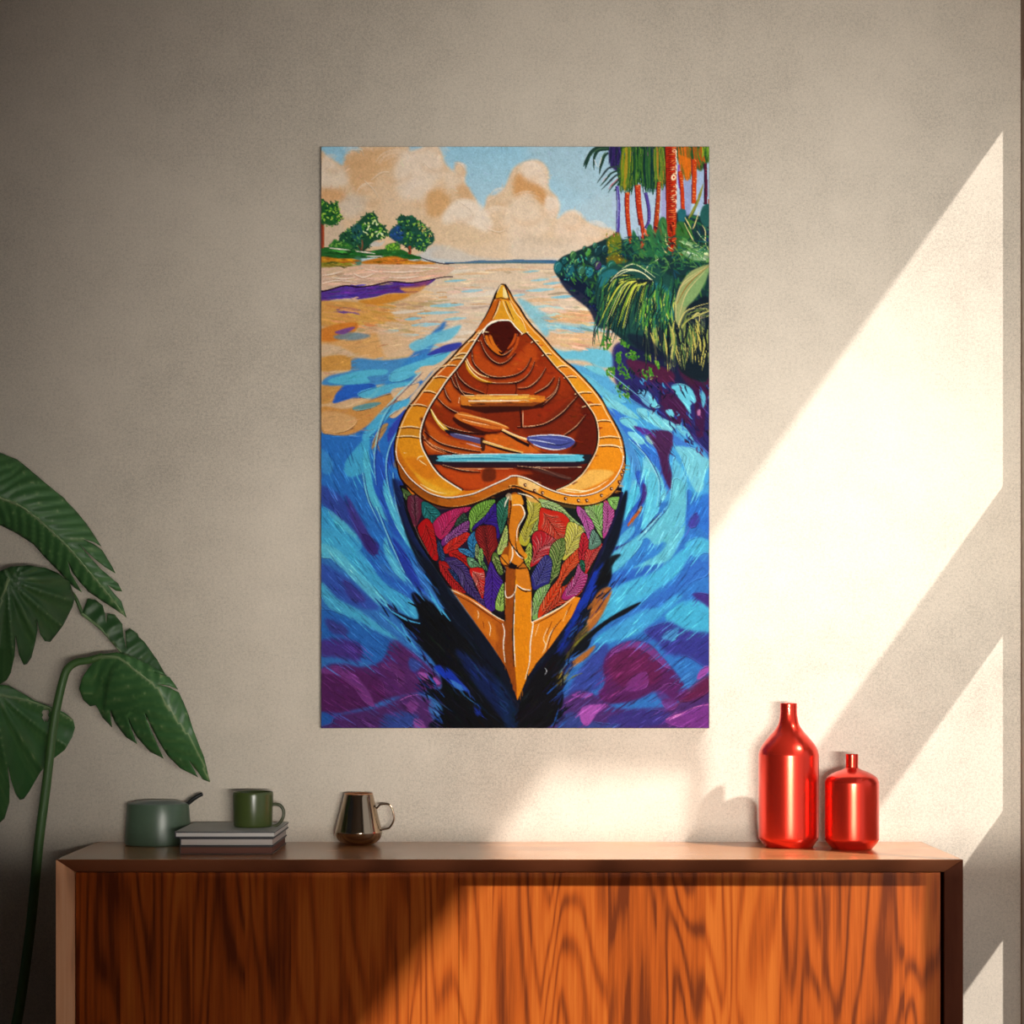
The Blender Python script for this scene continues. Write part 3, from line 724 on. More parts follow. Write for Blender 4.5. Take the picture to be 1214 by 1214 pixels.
# ---- blue water body (left)
P('#3475c2', [(55,600),(130,615),(240,610),(330,560),(440,440),(560,330),(620,300),(700,240),(560,400),(530,500),(500,640),(490,760),(560,960),(620,1100),(700,1300),(55,1300)], 3, 1)
fr('px')
P('#3272bd', [(375,515),(400,515),(470,440),(530,380),(480,470),(470,530),(480,600),(520,700),(580,800),(600,870),(375,870)], 4, .9)
P('#3574be', [(850,470),(790,450),(745,440),(735,480),(742,560),(720,640),(680,720),(640,800),(620,870),(850,870)], 6, .95)
fr('E')
P('#c49157', [(55,330),(200,325),(150,400),(55,430)], 2, 1)
P('#c78f55', [(55,450),(200,460),(360,400),(470,370),(490,420),(400,490),(300,570),(210,610),(100,605),(55,580)], 2, 1)
P('#d1a478', [(60,480),(160,480),(260,520),(210,580),(110,600),(60,570)], 3, .8)
P('#d4ad88', [(330,290),(380,255),(415,260),(370,305)], 1, 1)
P('#3f87c8', [(240,170),(420,180),(620,150),(760,100),(860,80),(760,160),(640,250),(500,300),(330,330),(200,330),(60,320),(100,270),(220,240)], 3, .9)
P('#6fb7d3', [(560,90),(660,40),(780,0),(860,-20),(800,60),(700,90),(600,130)], 3, .95)
P('#2f66bd', [(120,425),(190,325),(360,320),(340,380),(230,400)], 1, 1)
P('#5cb2d3', [(90,300),(210,255),(330,235),(430,235),(420,262),(320,275),(330,310),(190,320)], 1.5, .95)
P('#62b4d4', [(450,300),(470,240),(600,190),(720,150),(800,130),(740,190),(640,230),(540,290)], 1.5, .95)
P('#3a3f9c', [(660,150),(760,95),(860,80),(830,120),(740,140)], 1, .9)
P('#d6b493', [(590,250),(640,215),(720,212),(690,240),(640,300),(620,270)], 1, 1)
P('#5fb3d2', [(270,370),(430,320),(580,300),(480,350),(330,400)], 2, .9)
P('#4d92a6', [(240,450),(330,425),(400,425),(340,455),(250,470)], 1, .8)
P('#d5b18e', [(460,350),(540,330),(615,310),(600,350),(530,410),(470,400)], 1, 1)
P('#56a9d3', [(560,400),(430,450),(330,550),(290,620),(320,640),(430,520),(540,450)], 2, .95)
P('#cfae8a', [(450,500),(520,450),(540,455),(480,510)], .6, 1)
P('#ad8756', [(440,545),(400,560),(350,660),(350,690),(410,610)], 1, 1)
P('#3a4aa6', [(540,460),(490,520),(440,590),(440,650),(500,560)], 1.5, .95)
P('#2c4fae', [(500,580),(440,690),(430,800),(470,760),(500,660)], 2, .9)
P('#4ea7d2', [(330,620),(240,700),(185,790),(210,850),(290,830),(320,760)], 2, .9)
P('#59b3d4', [(300,700),(330,720),(340,830),(360,930),(420,1040),(440,1110),(380,1050),(320,960),(300,850)], 1.5, .95)
P('#2d58b4', [(370,700),(420,760),(430,880),(480,1000),(520,1120),(560,1214),(470,1180),(400,1020),(360,900)], 2.5, .8)
P('#5cb5d5', [(420,860),(450,940),(500,1050),(560,1180),(600,1290),(540,1230),(460,1080),(410,940)], 1.5, .9)
P('#2a4fa6', [(480,880),(530,1020),(590,1150),(640,1280),(600,1260),(520,1120),(470,980)], 1.5, .9)
P('#4a93cf', [(55,690),(120,760),(110,830),(60,820)], 3, .7)
P('#3b4a93', [(55,900),(170,960),(260,1080),(330,1214),(250,1200),(120,1060),(55,990)], 5, .85)
P('#4b3a82', [(190,950),(260,1050),(340,1200),(380,1290),(300,1250),(220,1080)], 4, .8)
P('#46a0d3', [(55,1030),(140,1080),(230,1150),(290,1250),(200,1290),(55,1200)], 4, .9)
P('#63bbd6', [(100,1040),(190,1110),(260,1190),(230,1190),(130,1100)], 2, .7)
# lower left
fr('G')
P('#4aa4d4', [(55,-60),(180,-40),(300,80),(420,200),(560,320),(700,440),(840,540),(760,540),(600,470),(460,360),(300,230),(150,110),(55,70)], 5, .95)
P('#66bcd8', [(60,20),(160,60),(270,180),(380,290),(460,380),(400,390),(270,260),(130,120),(60,100)], 3, .8)
P('#2f64b8', [(300,60),(420,180),(540,250),(650,330),(700,420),(560,330),(420,240)], 3, .85)
P('#5aafd6', [(440,-20),(470,60),(530,160),(560,250),(480,170),(430,60)], 2, .95)
P('#2a3f9c', [(480,-20),(560,80),(620,200),(660,300),(600,260),(530,140)], 2.5, .9)
P('#3b2a6e', [(300,-40),(400,20),(380,90),(330,60)], 3, .8)
P('#3a57a6', [(55,140),(200,220),(330,330),(400,410),(260,400),(120,310),(55,240)], 5, .9)
P('#463377', [(180,240),(280,300),(320,370),(230,350)], 5, .6)
P('#52aad2', [(60,250),(150,350),(300,430),(420,520),(520,600),(420,560),(260,480),(120,420),(60,330)], 4, .9)
P('#2f6bb4', [(55,420),(240,470),(400,560),(480,620),(440,740),(300,720),(120,640),(55,600)], 6, .9)
P('#52317a', [(60,600),(200,590),(300,640),(280,720),(150,700),(60,690)], 7, .85)
P('#4a2f6f', [(80,470),(180,500),(220,560),(120,560)], 6, .6)
P('#5c2a66', [(55,780),(180,740),(300,760),(420,720),(480,600),(560,640),(660,720),(780,850),(700,900),(560,930),(420,960),(300,1010),(55,1030)], 5, .95)
P('#5a2760', [(55,800),(300,790),(420,850),(420,960),(240,1010),(55,1030)], 4, .9)
P('#7d4489', [(60,770),(150,760),(230,790),(300,850),(360,940),(370,1000),(310,960),(250,880),(150,810),(70,800)], 3, .8)
P('#6d3a78', [(420,740),(490,740),(540,790),(560,850),(520,880),(510,810),(440,770)], 3, .8)
P('#2f5ea6', [(590,700),(660,740),(620,790),(580,760)], 4, .7)
P('#a15cab', [(640,790),(720,810),(770,860),(720,860),(650,820)], 1.5, .95)
P('#2f5fa8', [(55,1030),(180,1050),(120,1100),(55,1110)], 4, .9)
P('#5b2b66', [(160,1050),(400,1000),(600,920),(740,980),(770,1080),(740,1130),(55,1135),(120,1100)], 5, .9)
P('#34589c', [(430,1050),(560,1030),(640,1060),(560,1130),(420,1130)], 7, .8)
P('#8a4a92', [(590,960),(640,980),(610,1030),(560,1010)], 3, .7)
P('#9a5aa4', [(610,1070),(660,1080),(680,1130),(620,1130)], 3, .8)
P('#3d7cb8', [(720,960),(790,1010),(800,1060),(760,1130),(700,1020)], 3, .8)
S('#a868ae', [(520,965),(580,935),(640,925)], .8, .5, 1.)
# ---- right water
fr('F')
P('#2f2d68', [(480,120),(560,100),(760,180),(900,260),(1170,300),(1170,960),(1050,840),(900,760),(700,640),(560,520),(480,380),(460,200)], 5, 1)
P('#1d2344', [(560,0),(700,40),(860,180),(1000,260),(1170,250),(1170,420),(900,380),(720,280),(560,160)], 5, .9)
P('#5a2040', [(560,220),(700,240),(880,300),(900,370),(780,390),(620,330)], 4, .85)
P('#51203f', [(930,280),(1010,270),(1170,330),(1170,480),(1000,400)], 4, .8)
P('#4a1f48', [(820,430),(960,520),(1010,640),(960,700),(860,640),(800,540)], 4, .9)
P('#431c45', [(1040,380),(1150,430),(1130,560),(1110,760),(1060,760),(1050,560)], 3, .9)
P('#4f9ed6', [(150,260),(270,270),(390,290),(460,380),(600,510),(700,570),(900,700),(1040,800),(1160,940),(1160,1214),(560,1214),(560,1000),(540,840),(460,640),(330,430)], 4, .9)
P('#3a6fc4', [(340,450),(480,560),(640,700),(740,780),(830,920),(880,1050),(860,1160),(760,1000),(640,860),(500,690)], 3, .9)
P('#74c0d4', [(260,270),(340,265),(400,300),(420,340),(340,320)], 2, .95)
P('#6ab5d2', [(210,310),(300,350),(420,440),(560,520),(480,520),(340,450)], 2, .95)
P('#7bc4d4', [(380,495),(440,500),(560,560),(650,640),(600,640),(480,580),(390,540)], 1, 1)
P('#78c1d4', [(640,570),(720,580),(800,630),(900,680),(910,720),(840,730),(740,680),(650,620)], 1, 1)
P('#72bfd4', [(510,650),(580,640),(640,680),(610,720),(540,690)], 1, 1)
P('#78c2d6', [(570,740),(640,750),(690,810),(660,830),(590,780)], 1, 1)
P('#8bbdbb', [(690,770),(740,755),(760,800),(740,830),(700,800)], 1, 1)
P('#6fbad4', [(920,690),(980,710),(1040,800),(990,780),(930,730)], 1, 1)
P('#6fb7d8', [(640,440),(720,450),(760,520),(800,560),(740,570),(690,540),(660,500)], 1.5, .85)
P('#71c3d8', [(720,490),(760,500),(780,550),(740,560)], .8, 1)
P('#69bcd6', [(885,410),(960,400),(1030,440),(1060,520),(1020,550),(1020,610),(970,540),(900,450)], 1, 1)
P('#62b6d4', [(1090,430),(1130,490),(1110,570),(1095,500)], 1, .9)
P('#6fc0d8', [(840,590),(880,580),(905,620),(880,635)], .8, 1)
P('#c88ab0', [(1070,580),(1090,580),(1090,620),(1070,620)], .8, .8)
P('#4d1f4a', [(720,740),(880,740),(890,830),(860,930),(890,1060),(880,1160),(820,1040),(790,900)], 2.5, .92)
P('#5a2a7c', [(620,700),(740,730),(700,760),(630,720)], 1.5, .9)
P('#3e62b8', [(900,760),(1000,830),(1060,860),(1150,940),(1140,990),(1000,870),(910,830)], 3, .6)
P('#76bfd2', [(910,850),(1010,850),(1090,890),(1160,960),(1120,1050),(1110,1150),(1060,1170),(1000,1060),(960,940)], 2, .95)
P('#70bcd2', [(680,940),(720,935),(790,1020),(830,1120),(840,1220),(760,1214),(700,1100)], 2, .95)
P('#69b6d4', [(900,930),(940,970),(980,1050),(1000,1150),(960,1260),(880,1214),(890,1060)], 2, .9)
P('#4fb2da', [(540,860),(580,930),(590,1060),(560,1214),(540,1100)], 2, .9)
P('#6fbcd6', [(610,1080),(650,1130),(640,1240),(570,1240),(590,1140)], 2, .9)
P('#4f87c2', [(470,640),(560,760),(620,880),(660,1000),(640,1080),(560,900),(500,760)], 2, .85)
# green blobs
G1 = '#4f8a2e'
for pts in ([(370,130),(420,40),(450,40),(450,150),(400,150)],[(500,50),(560,80),(590,130),(530,130)],[(530,180),(600,160),(680,210),(600,220)],[(490,180),(520,170),(515,260),(485,230)],[(410,300),(450,275),(485,300),(470,345),(420,340)],[(500,270),(530,260),(570,300),(610,360),(560,360),(510,330)],[(670,300),(720,280),(760,330),(700,370)],[(470,400),(520,370),(575,400),(575,500),(520,500),(480,450)],[(690,190),(730,180),(730,230)],[(770,240),(790,240),(790,280)]):
    dabs(pts, ['#4f8a2e','#457f30','#3f7a30'], 16, 4.5, 2.8, 1.2, .6)
    dabs(pts, ['#5f9a34','#3f7a30','#78a846','#2f5f2c'], 9, 3, 1.3)
dabs([(480,430),(580,420),(580,510),(520,510)], ['#d7e5c0','#8fbf5a'], 10, 2.5, .7)
dabs([(670,300),(780,300),(780,370),(680,370)], ['#cfe0a8','#88b850'], 8, 2.5, .7)
dabs([(560,270),(680,270),(650,370),(580,350)], ['#122a2c','#1d4034','#0f1f2c'], 12, 4, 2)
dabs([(580,430),(680,440),(640,510),(590,500)], ['#1a2338','#23306a'], 10, 4, 2)
dabs([(700,400),(900,420),(900,560),(780,560)], ['#0e1524','#20204a','#33203c'], 14, 5, 2)
for _ in range(150):
    x = rng.uniform(480,1165); y = rng.uniform(300,900)
    if y-300 < (x-480)*.1 or y > 420+ (x-480)*.75: continue
    S(['#16204a','#2a1f52','#4a1f48','#101a34','#3a2a6a','#2f4f9c','#5a2450','#4f9fd0'][rng.integers(8)], [(x,y),(x+rng.uniform(-10,24),y+20),(x+rng.uniform(0,40),y+rng.uniform(30,70))], .6, .3, 2.2, a=.85)
# right-bottom water (K, H)
fr('K')
P('#5fb5d4', [(340,-40),(460,20),(560,160),(570,240),(530,300),(510,460),(460,520),(380,620),(310,690),(320,520),(350,380),(360,180)], 1.5, .95)
P('#66b3c8', [(690,80),(800,120),(850,280),(840,470),(820,700),(760,860),(700,960),(620,1060),(480,1100),(240,1180),(180,1150),(420,1020),(540,880),(440,860),(360,780),(240,860),(160,900),(330,720),(440,600),(580,470),(650,320)], 2.5, .95)
P('#3670c2', [(860,200),(960,300),(1110,260),(1120,600),(1120,760),(1000,660),(840,640),(850,400)], 4, .9)
P('#4a3f8c', [(870,580),(960,480),(1000,560),(960,640),(880,660)], 3, .85)
P('#3c7ec4', [(170,900),(360,790),(460,870),(560,830),(600,860),(500,980),(300,1080),(130,1150),(80,1130)], 3, .95)
P('#55afd2', [(830,860),(960,780),(1120,830),(1120,1060),(940,1010),(860,950)], 4, .9)
P('#3d6fbe', [(760,960),(860,900),(900,1010),(820,1130),(700,1214),(560,1214),(680,1080)], 4, .85)
P('#54b4d6', [(160,260),(240,130),(290,240),(260,340),(180,440),(60,600),(0,700),(0,560),(90,420)], 1.5, .95)
P('#2f5cb6', [(230,0),(320,0),(340,160),(330,300),(250,440),(160,560),(100,640),(170,480),(270,320),(290,220)], 2, .9)
P('#4a2a70', [(320,120),(370,200),(350,320),(290,400),(310,280)], 1.2, .85)
P('#a5713a', [(300,410),(300,450),(240,540),(170,620),(130,630),(200,530)], .8, 1)
P('#5aa9cf', [(210,640),(210,720),(100,840),(0,890),(0,840),(90,720)], 1.5, .9)
P('#33327a', [(0,900),(90,860),(190,820),(60,940),(0,1000)], 1.5, .95)
S('#2a2048', [(580,450),(500,520),(420,600),(330,690),(220,800),(100,860),(0,920)], 1, .8, 1.4)
S('#4aa3d6', [(130,60),(150,160),(140,300)], 2, 1, 3)
fr('H')
P('#5fb3d0', [(560,100),(700,0),(760,-40),(760,20),(680,120),(600,190),(550,200)], 2, .95)
P('#3567b6', [(580,210),(700,170),(800,150),(900,160),(800,220),(640,300),(580,290)], 4, .9)
P('#50abd3', [(580,300),(700,240),(850,180),(1000,60),(1060,60),(980,200),(860,290),(700,400),(560,490),(500,480)], 4, .95)
P('#3a6dbb', [(1060,120),(960,260),(840,330),(720,430),(560,540),(520,600),(640,560),(800,470),(920,360),(1060,250),(1160,200),(1160,80)], 5, .8)
P('#4a9fd0', [(480,590),(620,500),(760,420),(860,400),(960,330),(1000,340),(880,450),(740,560),(620,600),(520,620)], 4, .85)
P('#4ba9cf', [(900,460),(1000,370),(1130,370),(1165,430),(1165,550),(1060,550),(980,520)], 4, .95)
P('#4a2c74', [(1060,320),(1165,330),(1165,400),(1130,380)], 4, .85)
P('#3e3a86', [(780,540),(930,490),(980,520),(1080,550),(1165,570),(1165,760),(1040,700),(920,680),(840,600)], 7, .9)
P('#4d9cc8', [(880,580),(980,520),(960,600),(920,600)], 3, .7)
P('#3d4a94', [(420,740),(540,620),(560,700),(520,860),(480,900),(340,930),(330,880)], 6, .9)
P('#5d2560', [(530,740),(580,650),(700,600),(800,620),(880,700),(960,790),(1000,840),(1040,920),(960,960),(860,900),(720,960),(560,980),(500,930),(540,850)], 4, .97)
P('#6a2452', [(560,720),(680,650),(800,680),(880,780),(840,860),(700,880),(600,850)], 7, .7)
P('#834a92', [(580,670),(680,610),(760,610),(830,650),(930,760),(900,760),(800,680),(700,640),(620,670)], 2, .7)
P('#7a3c83', [(660,900),(690,830),(770,785),(800,820),(790,880),(720,905)], 3, .8)
P('#582a66', [(290,950),(420,900),(560,980),(640,1010),(900,1000),(1000,960),(1165,830),(1165,1135),(60,1135),(200,1080)], 5, .85)
P('#6e1f44', [(1030,900),(1165,800),(1165,900),(1060,960),(980,960)], 6, .7)
P('#3b3d88', [(560,1060),(700,1020),(860,1020),(940,1050),(860,1110),(600,1120)], 6, .7)
P('#2f5c9a', [(330,1030),(480,1090),(640,1110),(520,1135),(260,1130)], 5, .6)
P('#3a6da8', [(1000,800),(1090,780),(1080,850),(1020,870)], 5, .6)
P('#a259ad', [(390,1030),(430,990),(560,985),(500,1030),(440,1110),(400,1090)], 1, 1)
P('#9350a0', [(340,930),(400,910),(470,920),(420,945)], 1, .9)
P('#9a52a3', [(1090,830),(1110,780),(1160,755),(1160,790),(1110,830)], 1, .95)
P('#7d3f8d', [(900,1080),(960,1040),(1060,1010),(1165,980),(1165,1120),(1000,1120),(920,1100)], 2, .9)
S('#c477b6', [(905,1075),(960,1050),(1000,1040),(1080,1000),(1160,985)], 1., .8, 1.3)
P('#7d3d86', [(880,960),(960,950),(970,1000),(920,1020)], 2.5, .8)
P('#5f2c6c', [(840,900),(940,860),(1030,900),(1020,950),(900,970)], 5, .7)
EDGE[0] = 0.; SOFT[0] = .42
# drag the water strokes round the hull
fr('px')
def waterang(x, y):
    if x < 600:
        if y < 520: return math.atan2(1.0, -1.1+.0045*(520-y)) if x > 440 else .05
        return math.atan2(1.0, .15+(y-520)*.0042+.002*(470-x))
    if y < 540: return math.atan2(1.0, .95)
    return math.atan2(1.0, -.1-(y-540)*.0048-.002*(x-760))
repaint([(381,520),(440,500),(480,470),(478,600),(540,730),(600,860),(381,862)], waterang, 1300, 11, 1.25, .13, .022, .10, .6)
repaint([(690,420),(840,560),(840,862),(620,862),(700,720),(742,560)], waterang, 1300, 11, 1.25, .13, .022, .10, .6)
repaint([(381,395),(540,380),(480,460),(440,510),(381,520)], lambda x,y: -.25, 260, 10, 1.3, .09, .02, .12, .6)
repaint([(740,440),(840,430),(840,560),(760,520)], lambda x,y: .9, 120, 7, 1.2, .12, .03, .3, .6)
for pts in ([(470,470),(452,500),(444,540),(446,575)],[(478,500),(462,530),(458,560),(466,600)],[(500,440),(474,466),(452,488)],[(446,600),(462,640),(480,680)],[(466,560),(470,600),(486,640)],[(745,520),(765,540),(780,570),(778,600)],[(720,440),(745,460),(770,480)],[(430,560),(436,590),(450,620)],[(755,640),(775,618),(790,600)]):
    S('#8fd0e0', pts, .8, .4, 1.5, a=.85); S('#26306f', [(x+2,y+1) for x,y in pts], .5, .3, 1., a=.8)

WK[0] = 1.2
# ---- left trees
fr('Q')
P('#2e6a33', [(40,530),(120,510),(320,520),(420,560),(640,530),(800,530),(920,580),(1020,620),(860,630),(640,605),(420,620),(40,610)], 0, 1)
repaint([(40,540),(640,540),(1000,615),(640,605),(40,605)], lambda x,y: .08, 110, 9, 1.8, .18, .02, .15)
P('#c4872d', [(40,605),(200,620),(360,625),(370,660),(240,680),(40,690)], .6, 1)
P('#c57f2e', [(440,650),(600,615),(760,600),(900,640),(1060,650),(1150,670),(900,678),(600,675),(450,670)], .6, 1)
P('#8a8a3a', [(40,660),(240,660),(340,690),(200,700),(40,705)], .6, .9)
P('#4f7d6a', [(370,610),(430,610),(430,680),(370,680)], 1.5, .9)
repaint([(40,615),(360,630),(340,690),(40,700)], lambda x,y: .05, 50, 8, 1.6, .15, .03, .1)
repaint([(440,655),(760,610),(1100,665),(600,675)], lambda x,y: .05, 50, 8, 1.6, .15, .03, .1)
S('#f0e8da', [(130,520),(220,530),(330,540)], .6, .4, 1.4); S('#efe6d8', [(380,550),(470,560),(570,575)], .6, .4, 1.4); S('#e5e0d6', [(480,600),(560,600),(650,600)], .4, .3, 1.1)
S('#2a2030', [(1000,610),(1080,640),(1214,670),(1330,668)], .6, .6, 1.2)
# tree 1
S('#8a4330', [(60,260),(66,380),(62,520)], 3.2, 3.4); S('#b5623f', [(68,280),(74,380),(70,520)], 1., 1.)
P('#2c6436', [(40,60),(80,70),(110,90),(150,100),(200,80),(215,130),(230,190),(255,230),(220,260),(190,290),(140,305),(90,290),(40,270)], .8, 1)
fringe([(40,60),(80,70),(110,90),(150,100),(200,80),(215,130),(230,190),(255,230),(220,260),(190,290),(140,305),(90,290),(40,270)], ['#245a3a','#2f6a3a','#1f4a3a','#5d9440','#28543f'], 50)
dabs([(40,60),(200,80),(240,200),(220,260),(40,270)], ['#245a30','#3d7d38','#72ad3e','#a5cc5a','#1e4a30','#8dbb48'], 75, 3.2, 1.9)
dabs([(180,90),(250,160),(270,240),(200,260)], ['#c8c47a','#a8b860','#6d9440'], 14, 2.2, 1.2)
# tree 2
P('#27563f', [(330,330),(380,300),(430,240),(480,200),(540,180),(580,210),(600,270),(650,310),(680,370),(650,420),(600,440),(560,450),(500,520),(440,550),(390,540),(340,520),(270,480),(220,460),(240,390),(290,360)], .8, 1)
fringe([(330,330),(380,300),(430,240),(480,200),(540,180),(580,210),(600,270),(650,310),(680,370),(650,420),(600,440),(560,450),(500,520),(440,550),(390,540),(340,520),(270,480),(220,460),(240,390),(290,360)], ['#245a3a','#2f6a3a','#1f4a3a','#5d9440','#28543f'], 90)
P('#2b5f6e', [(360,300),(430,300),(450,360),(430,440),(370,460),(340,380)], 2, .7)
dabs([(430,250),(540,190),(600,270),(670,360),(640,430),(520,430),(440,360)], ['#2d6a34','#4c8f38','#8cc24a','#c7df86','#1f4b2f','#e4efc0'], 95, 3.2, 1.7)
dabs([(240,370),(420,300),(460,460),(440,540),(260,470)], ['#1f4a3d','#2c6448','#38705a','#5d9453','#173830'], 65, 3.2, 1.9)
S('#7a5a44', [(440,440),(445,500),(430,550)], 1.2, 1.6); S('#5a3a30', [(400,490),(420,520),(440,550)], .8, 1.); S('#3b2a28', [(500,500),(470,530),(450,550)], .8, 1.)
P('#37743a', [(130,510),(150,470),(180,435),(220,470),(300,470),(350,520)], .6, 1)
dabs([(140,500),(180,440),(340,500),(340,520)], ['#2a6030','#4d8a3c','#7aa850'], 26, 3, 1.5)
P('#c7c2bc', [(515,490),(570,455),(610,470),(660,450),(620,500),(540,505)], .8, .95)
P('#4a7a3a', [(660,510),(700,480),(780,470),(810,510),(780,545),(700,540)], .6, 1)
dabs([(660,500),(780,470),(800,540),(690,540)], ['#7fb43c','#9ccc4c','#4a8a34'], 26, 3, 1.6)
# tree 3
P('#26564a', [(720,420),(690,390),(730,330),(780,300),(780,240),(820,205),(870,220),(920,205),(960,260),(1010,270),(1060,320),(1110,370),(1135,430),(1110,480),(1060,510),(1030,540),(980,530),(940,510),(880,520),(840,490),(780,470)], .8, 1)
fringe([(720,420),(690,390),(730,330),(780,300),(780,240),(820,205),(870,220),(920,205),(960,260),(1010,270),(1060,320),(1110,370),(1135,430),(1110,480),(1060,510),(1030,540),(980,530),(940,510),(880,520),(840,490),(780,470)], ['#245a3a','#2f6a3a','#1f4a3a','#5d9440','#28543f'], 90)
P('#2a4f86', [(720,350),(790,300),(840,360),(830,440),(760,450),(710,410)], 2, .8)
dabs([(780,240),(920,210),(1050,320),(1120,430),(1020,520),(860,500),(790,380)], ['#245238','#35713c','#5a9a40','#8fbf58','#1b4034','#2d6a5a'], 120, 3.2, 1.8)
dabs([(960,270),(1060,320),(1130,430),(1080,490),(1000,380)], ['#b7c878','#d5c983','#8fb056','#cf9f5c'], 30, 2.2, 1.1)
dabs([(700,370),(800,310),(830,420),(740,440)], ['#2b5590','#345f9c','#20406a','#2a5a6a'], 26, 3, 1.7)
S('#8a4a34', [(895,500),(900,545),(895,580)], 2.6, 3.0); S('#2f3a2c', [(840,490),(880,520),(900,560)], .8, 1.)
WK[0] = 1.1
# ---- right shore vegetation
fr('B')
P('#1d3a3e', [(235,770),(280,710),(350,680),(450,640),(540,600),(620,560),(760,520),(1000,420),(1170,380),(1170,1400),(980,1340),(860,1290),(700,1240),(560,1130),(490,1050),(430,950),(330,880),(260,830)], 1, 1)
P('#16213f', [(270,830),(420,850),(500,1000),(560,1110),(500,1130),(440,1020),(330,930)], 2, .9)
dabs([(260,760),(540,620),(1170,420),(1170,1300),(860,1240),(560,1080)], ['#24504a','#1a3038','#2f6a4a','#1d4a5a','#3f6f38','#183a30','#2a5a3c'], 420, 9, 2.8, 1.1, .6)
fr('O')
P('#a9c2da', [(330,400),(1100,200),(1180,200),(1180,640),(1000,660),(880,640),(740,780),(450,880),(340,840)], 2, 1)
P('#8a94c4', [(940,330),(1010,340),(1000,640),(950,640)], 2, .8); P('#9a9ac8', [(740,420),(775,420),(770,720),(730,720)], 2, .9)
P('#93a8d2', [(1060,250),(1140,260),(1120,580),(1060,560)], 2, .6)
# fronds masses
P('#3b2f63', [(250,30),(360,30),(350,180),(330,260),(260,200)], 1.5, 1)
P('#234a34', [(350,30),(780,30),(760,180),(730,260),(690,300),(640,330),(600,300),(540,260),(480,250),(440,300),(380,330),(335,300)], 1.5, 1)
def droop(x0, x1, y1, n, cols, w=2.3, bend=0):
    for _ in range(n):
        x = rng.uniform(x0,x1); S(cols[rng.integers(len(cols))], [(x,30+rng.uniform(0,160)),(x+bend*.4+rng.normal(0,8),y1*.6),(x+bend+rng.normal(0,16),y1+rng.uniform(-90,25))], w*.6, .3, w)
droop(335,475,470,40,['#1f3f30','#2d5a34','#234a34'],2.4,-6); droop(470,565,395,30,['#1a3a34','#2a5a38','#1f4a3a']); droop(560,690,465,40,['#16343a','#1f4a3c','#26503a']); droop(670,765,420,30,['#1f4a34','#345f34','#234a34'])
P('#4a3f6a', [(560,30),(720,30),(690,110),(600,100)], 2, .7)
P('#3d5a30', [(880,30),(1180,30),(1180,160),(1140,200),(1100,260),(1040,240),(980,340),(900,200)], 1.5, 1)
fa = lambda cols, x0, x1, y0, y1, n, bend: [S(cols[rng.integers(len(cols))], [(x:=rng.uniform(x0,x1), y0+rng.uniform(-10,30)), (x+bend*.4+rng.normal(0,8), (y0+y1)/2), (x+bend+rng.normal(0,14), y1+rng.uniform(-70,30))], 1., .4, 1.7) for _ in range(n)]
fa(['#3a2a66','#4a3a80','#2a2a50'], 255, 350, 30, 220, 16, -10)
fa(['#6f8a2c','#8a962e','#4f7030','#2d5a34','#a08a30'], 370, 470, 30, 430, 44, -20)
fa(['#2c5a34','#1f4638','#4f7a34','#6a8a3a','#16382e'], 470, 600, 30, 390, 50, 0)
fa(['#1f4a3a','#2a5a3c','#18343a','#3d6a3a'], 570, 680, 40, 440, 36, 10)
fa(['#5f7f34','#7f8f3a','#345f34','#a08034'], 660, 750, 30, 420, 34, 10)
fa(['#7a6a2e','#c06a24','#4f6a30','#d8772a'], 890, 980, 30, 320, 34, 40)
fa(['#b8561f','#5a7a30','#8a6a2a','#2f5a34'], 980, 1120, 30, 230, 36, 30)
fa(['#5f8a34','#8fae3a','#2f5a30'], 1110, 1180, 30, 160, 16, 20)
P('#d9731f', [(900,120),(960,130),(1010,170),(985,330),(965,345),(940,260)], 1, .85)
# hanging fronds on the left
for pts in ([(250,45),(120,50),(40,150),(10,220)],[(250,60),(150,70),(110,140),(108,250)],[(240,90),(200,130),(170,220),(158,290)],[(230,50),(90,80),(40,190),(30,240)],[(250,40),(150,36),(80,90),(30,170)]):
    S('#27463c', pts, 2.0, .5, 3.6)
for pts in ([(240,50),(140,60),(60,140)],[(220,80),(190,120),(165,200)]): S('#4f7050', pts, .5, .3, 1.)
for pts in ([(350,220),(250,230),(180,310),(135,375)],[(350,250),(270,280),(210,350),(165,400)],[(350,280),(300,310),(230,380),(175,435)],[(350,320),(320,360),(280,400),(240,460)],[(350,350),(330,390),(310,430),(290,445)]):
    S(['#2d4a40','#3a4a50','#2a5040'][rng.integers(3)], pts, 1.6, .4, 2.2)
S('#c9b8c8', [(230,310),(200,340),(185,360)], .6, .3, 1.1); S('#b05f6a', [(330,330),(270,390),(245,430)], .6, .3, 1.1); S('#d7dfe4', [(110,150),(125,190),(140,220)], .5, .3, 1.); S('#d7dfe4', [(180,130),(165,180),(150,230)], .5, .3, 1.)
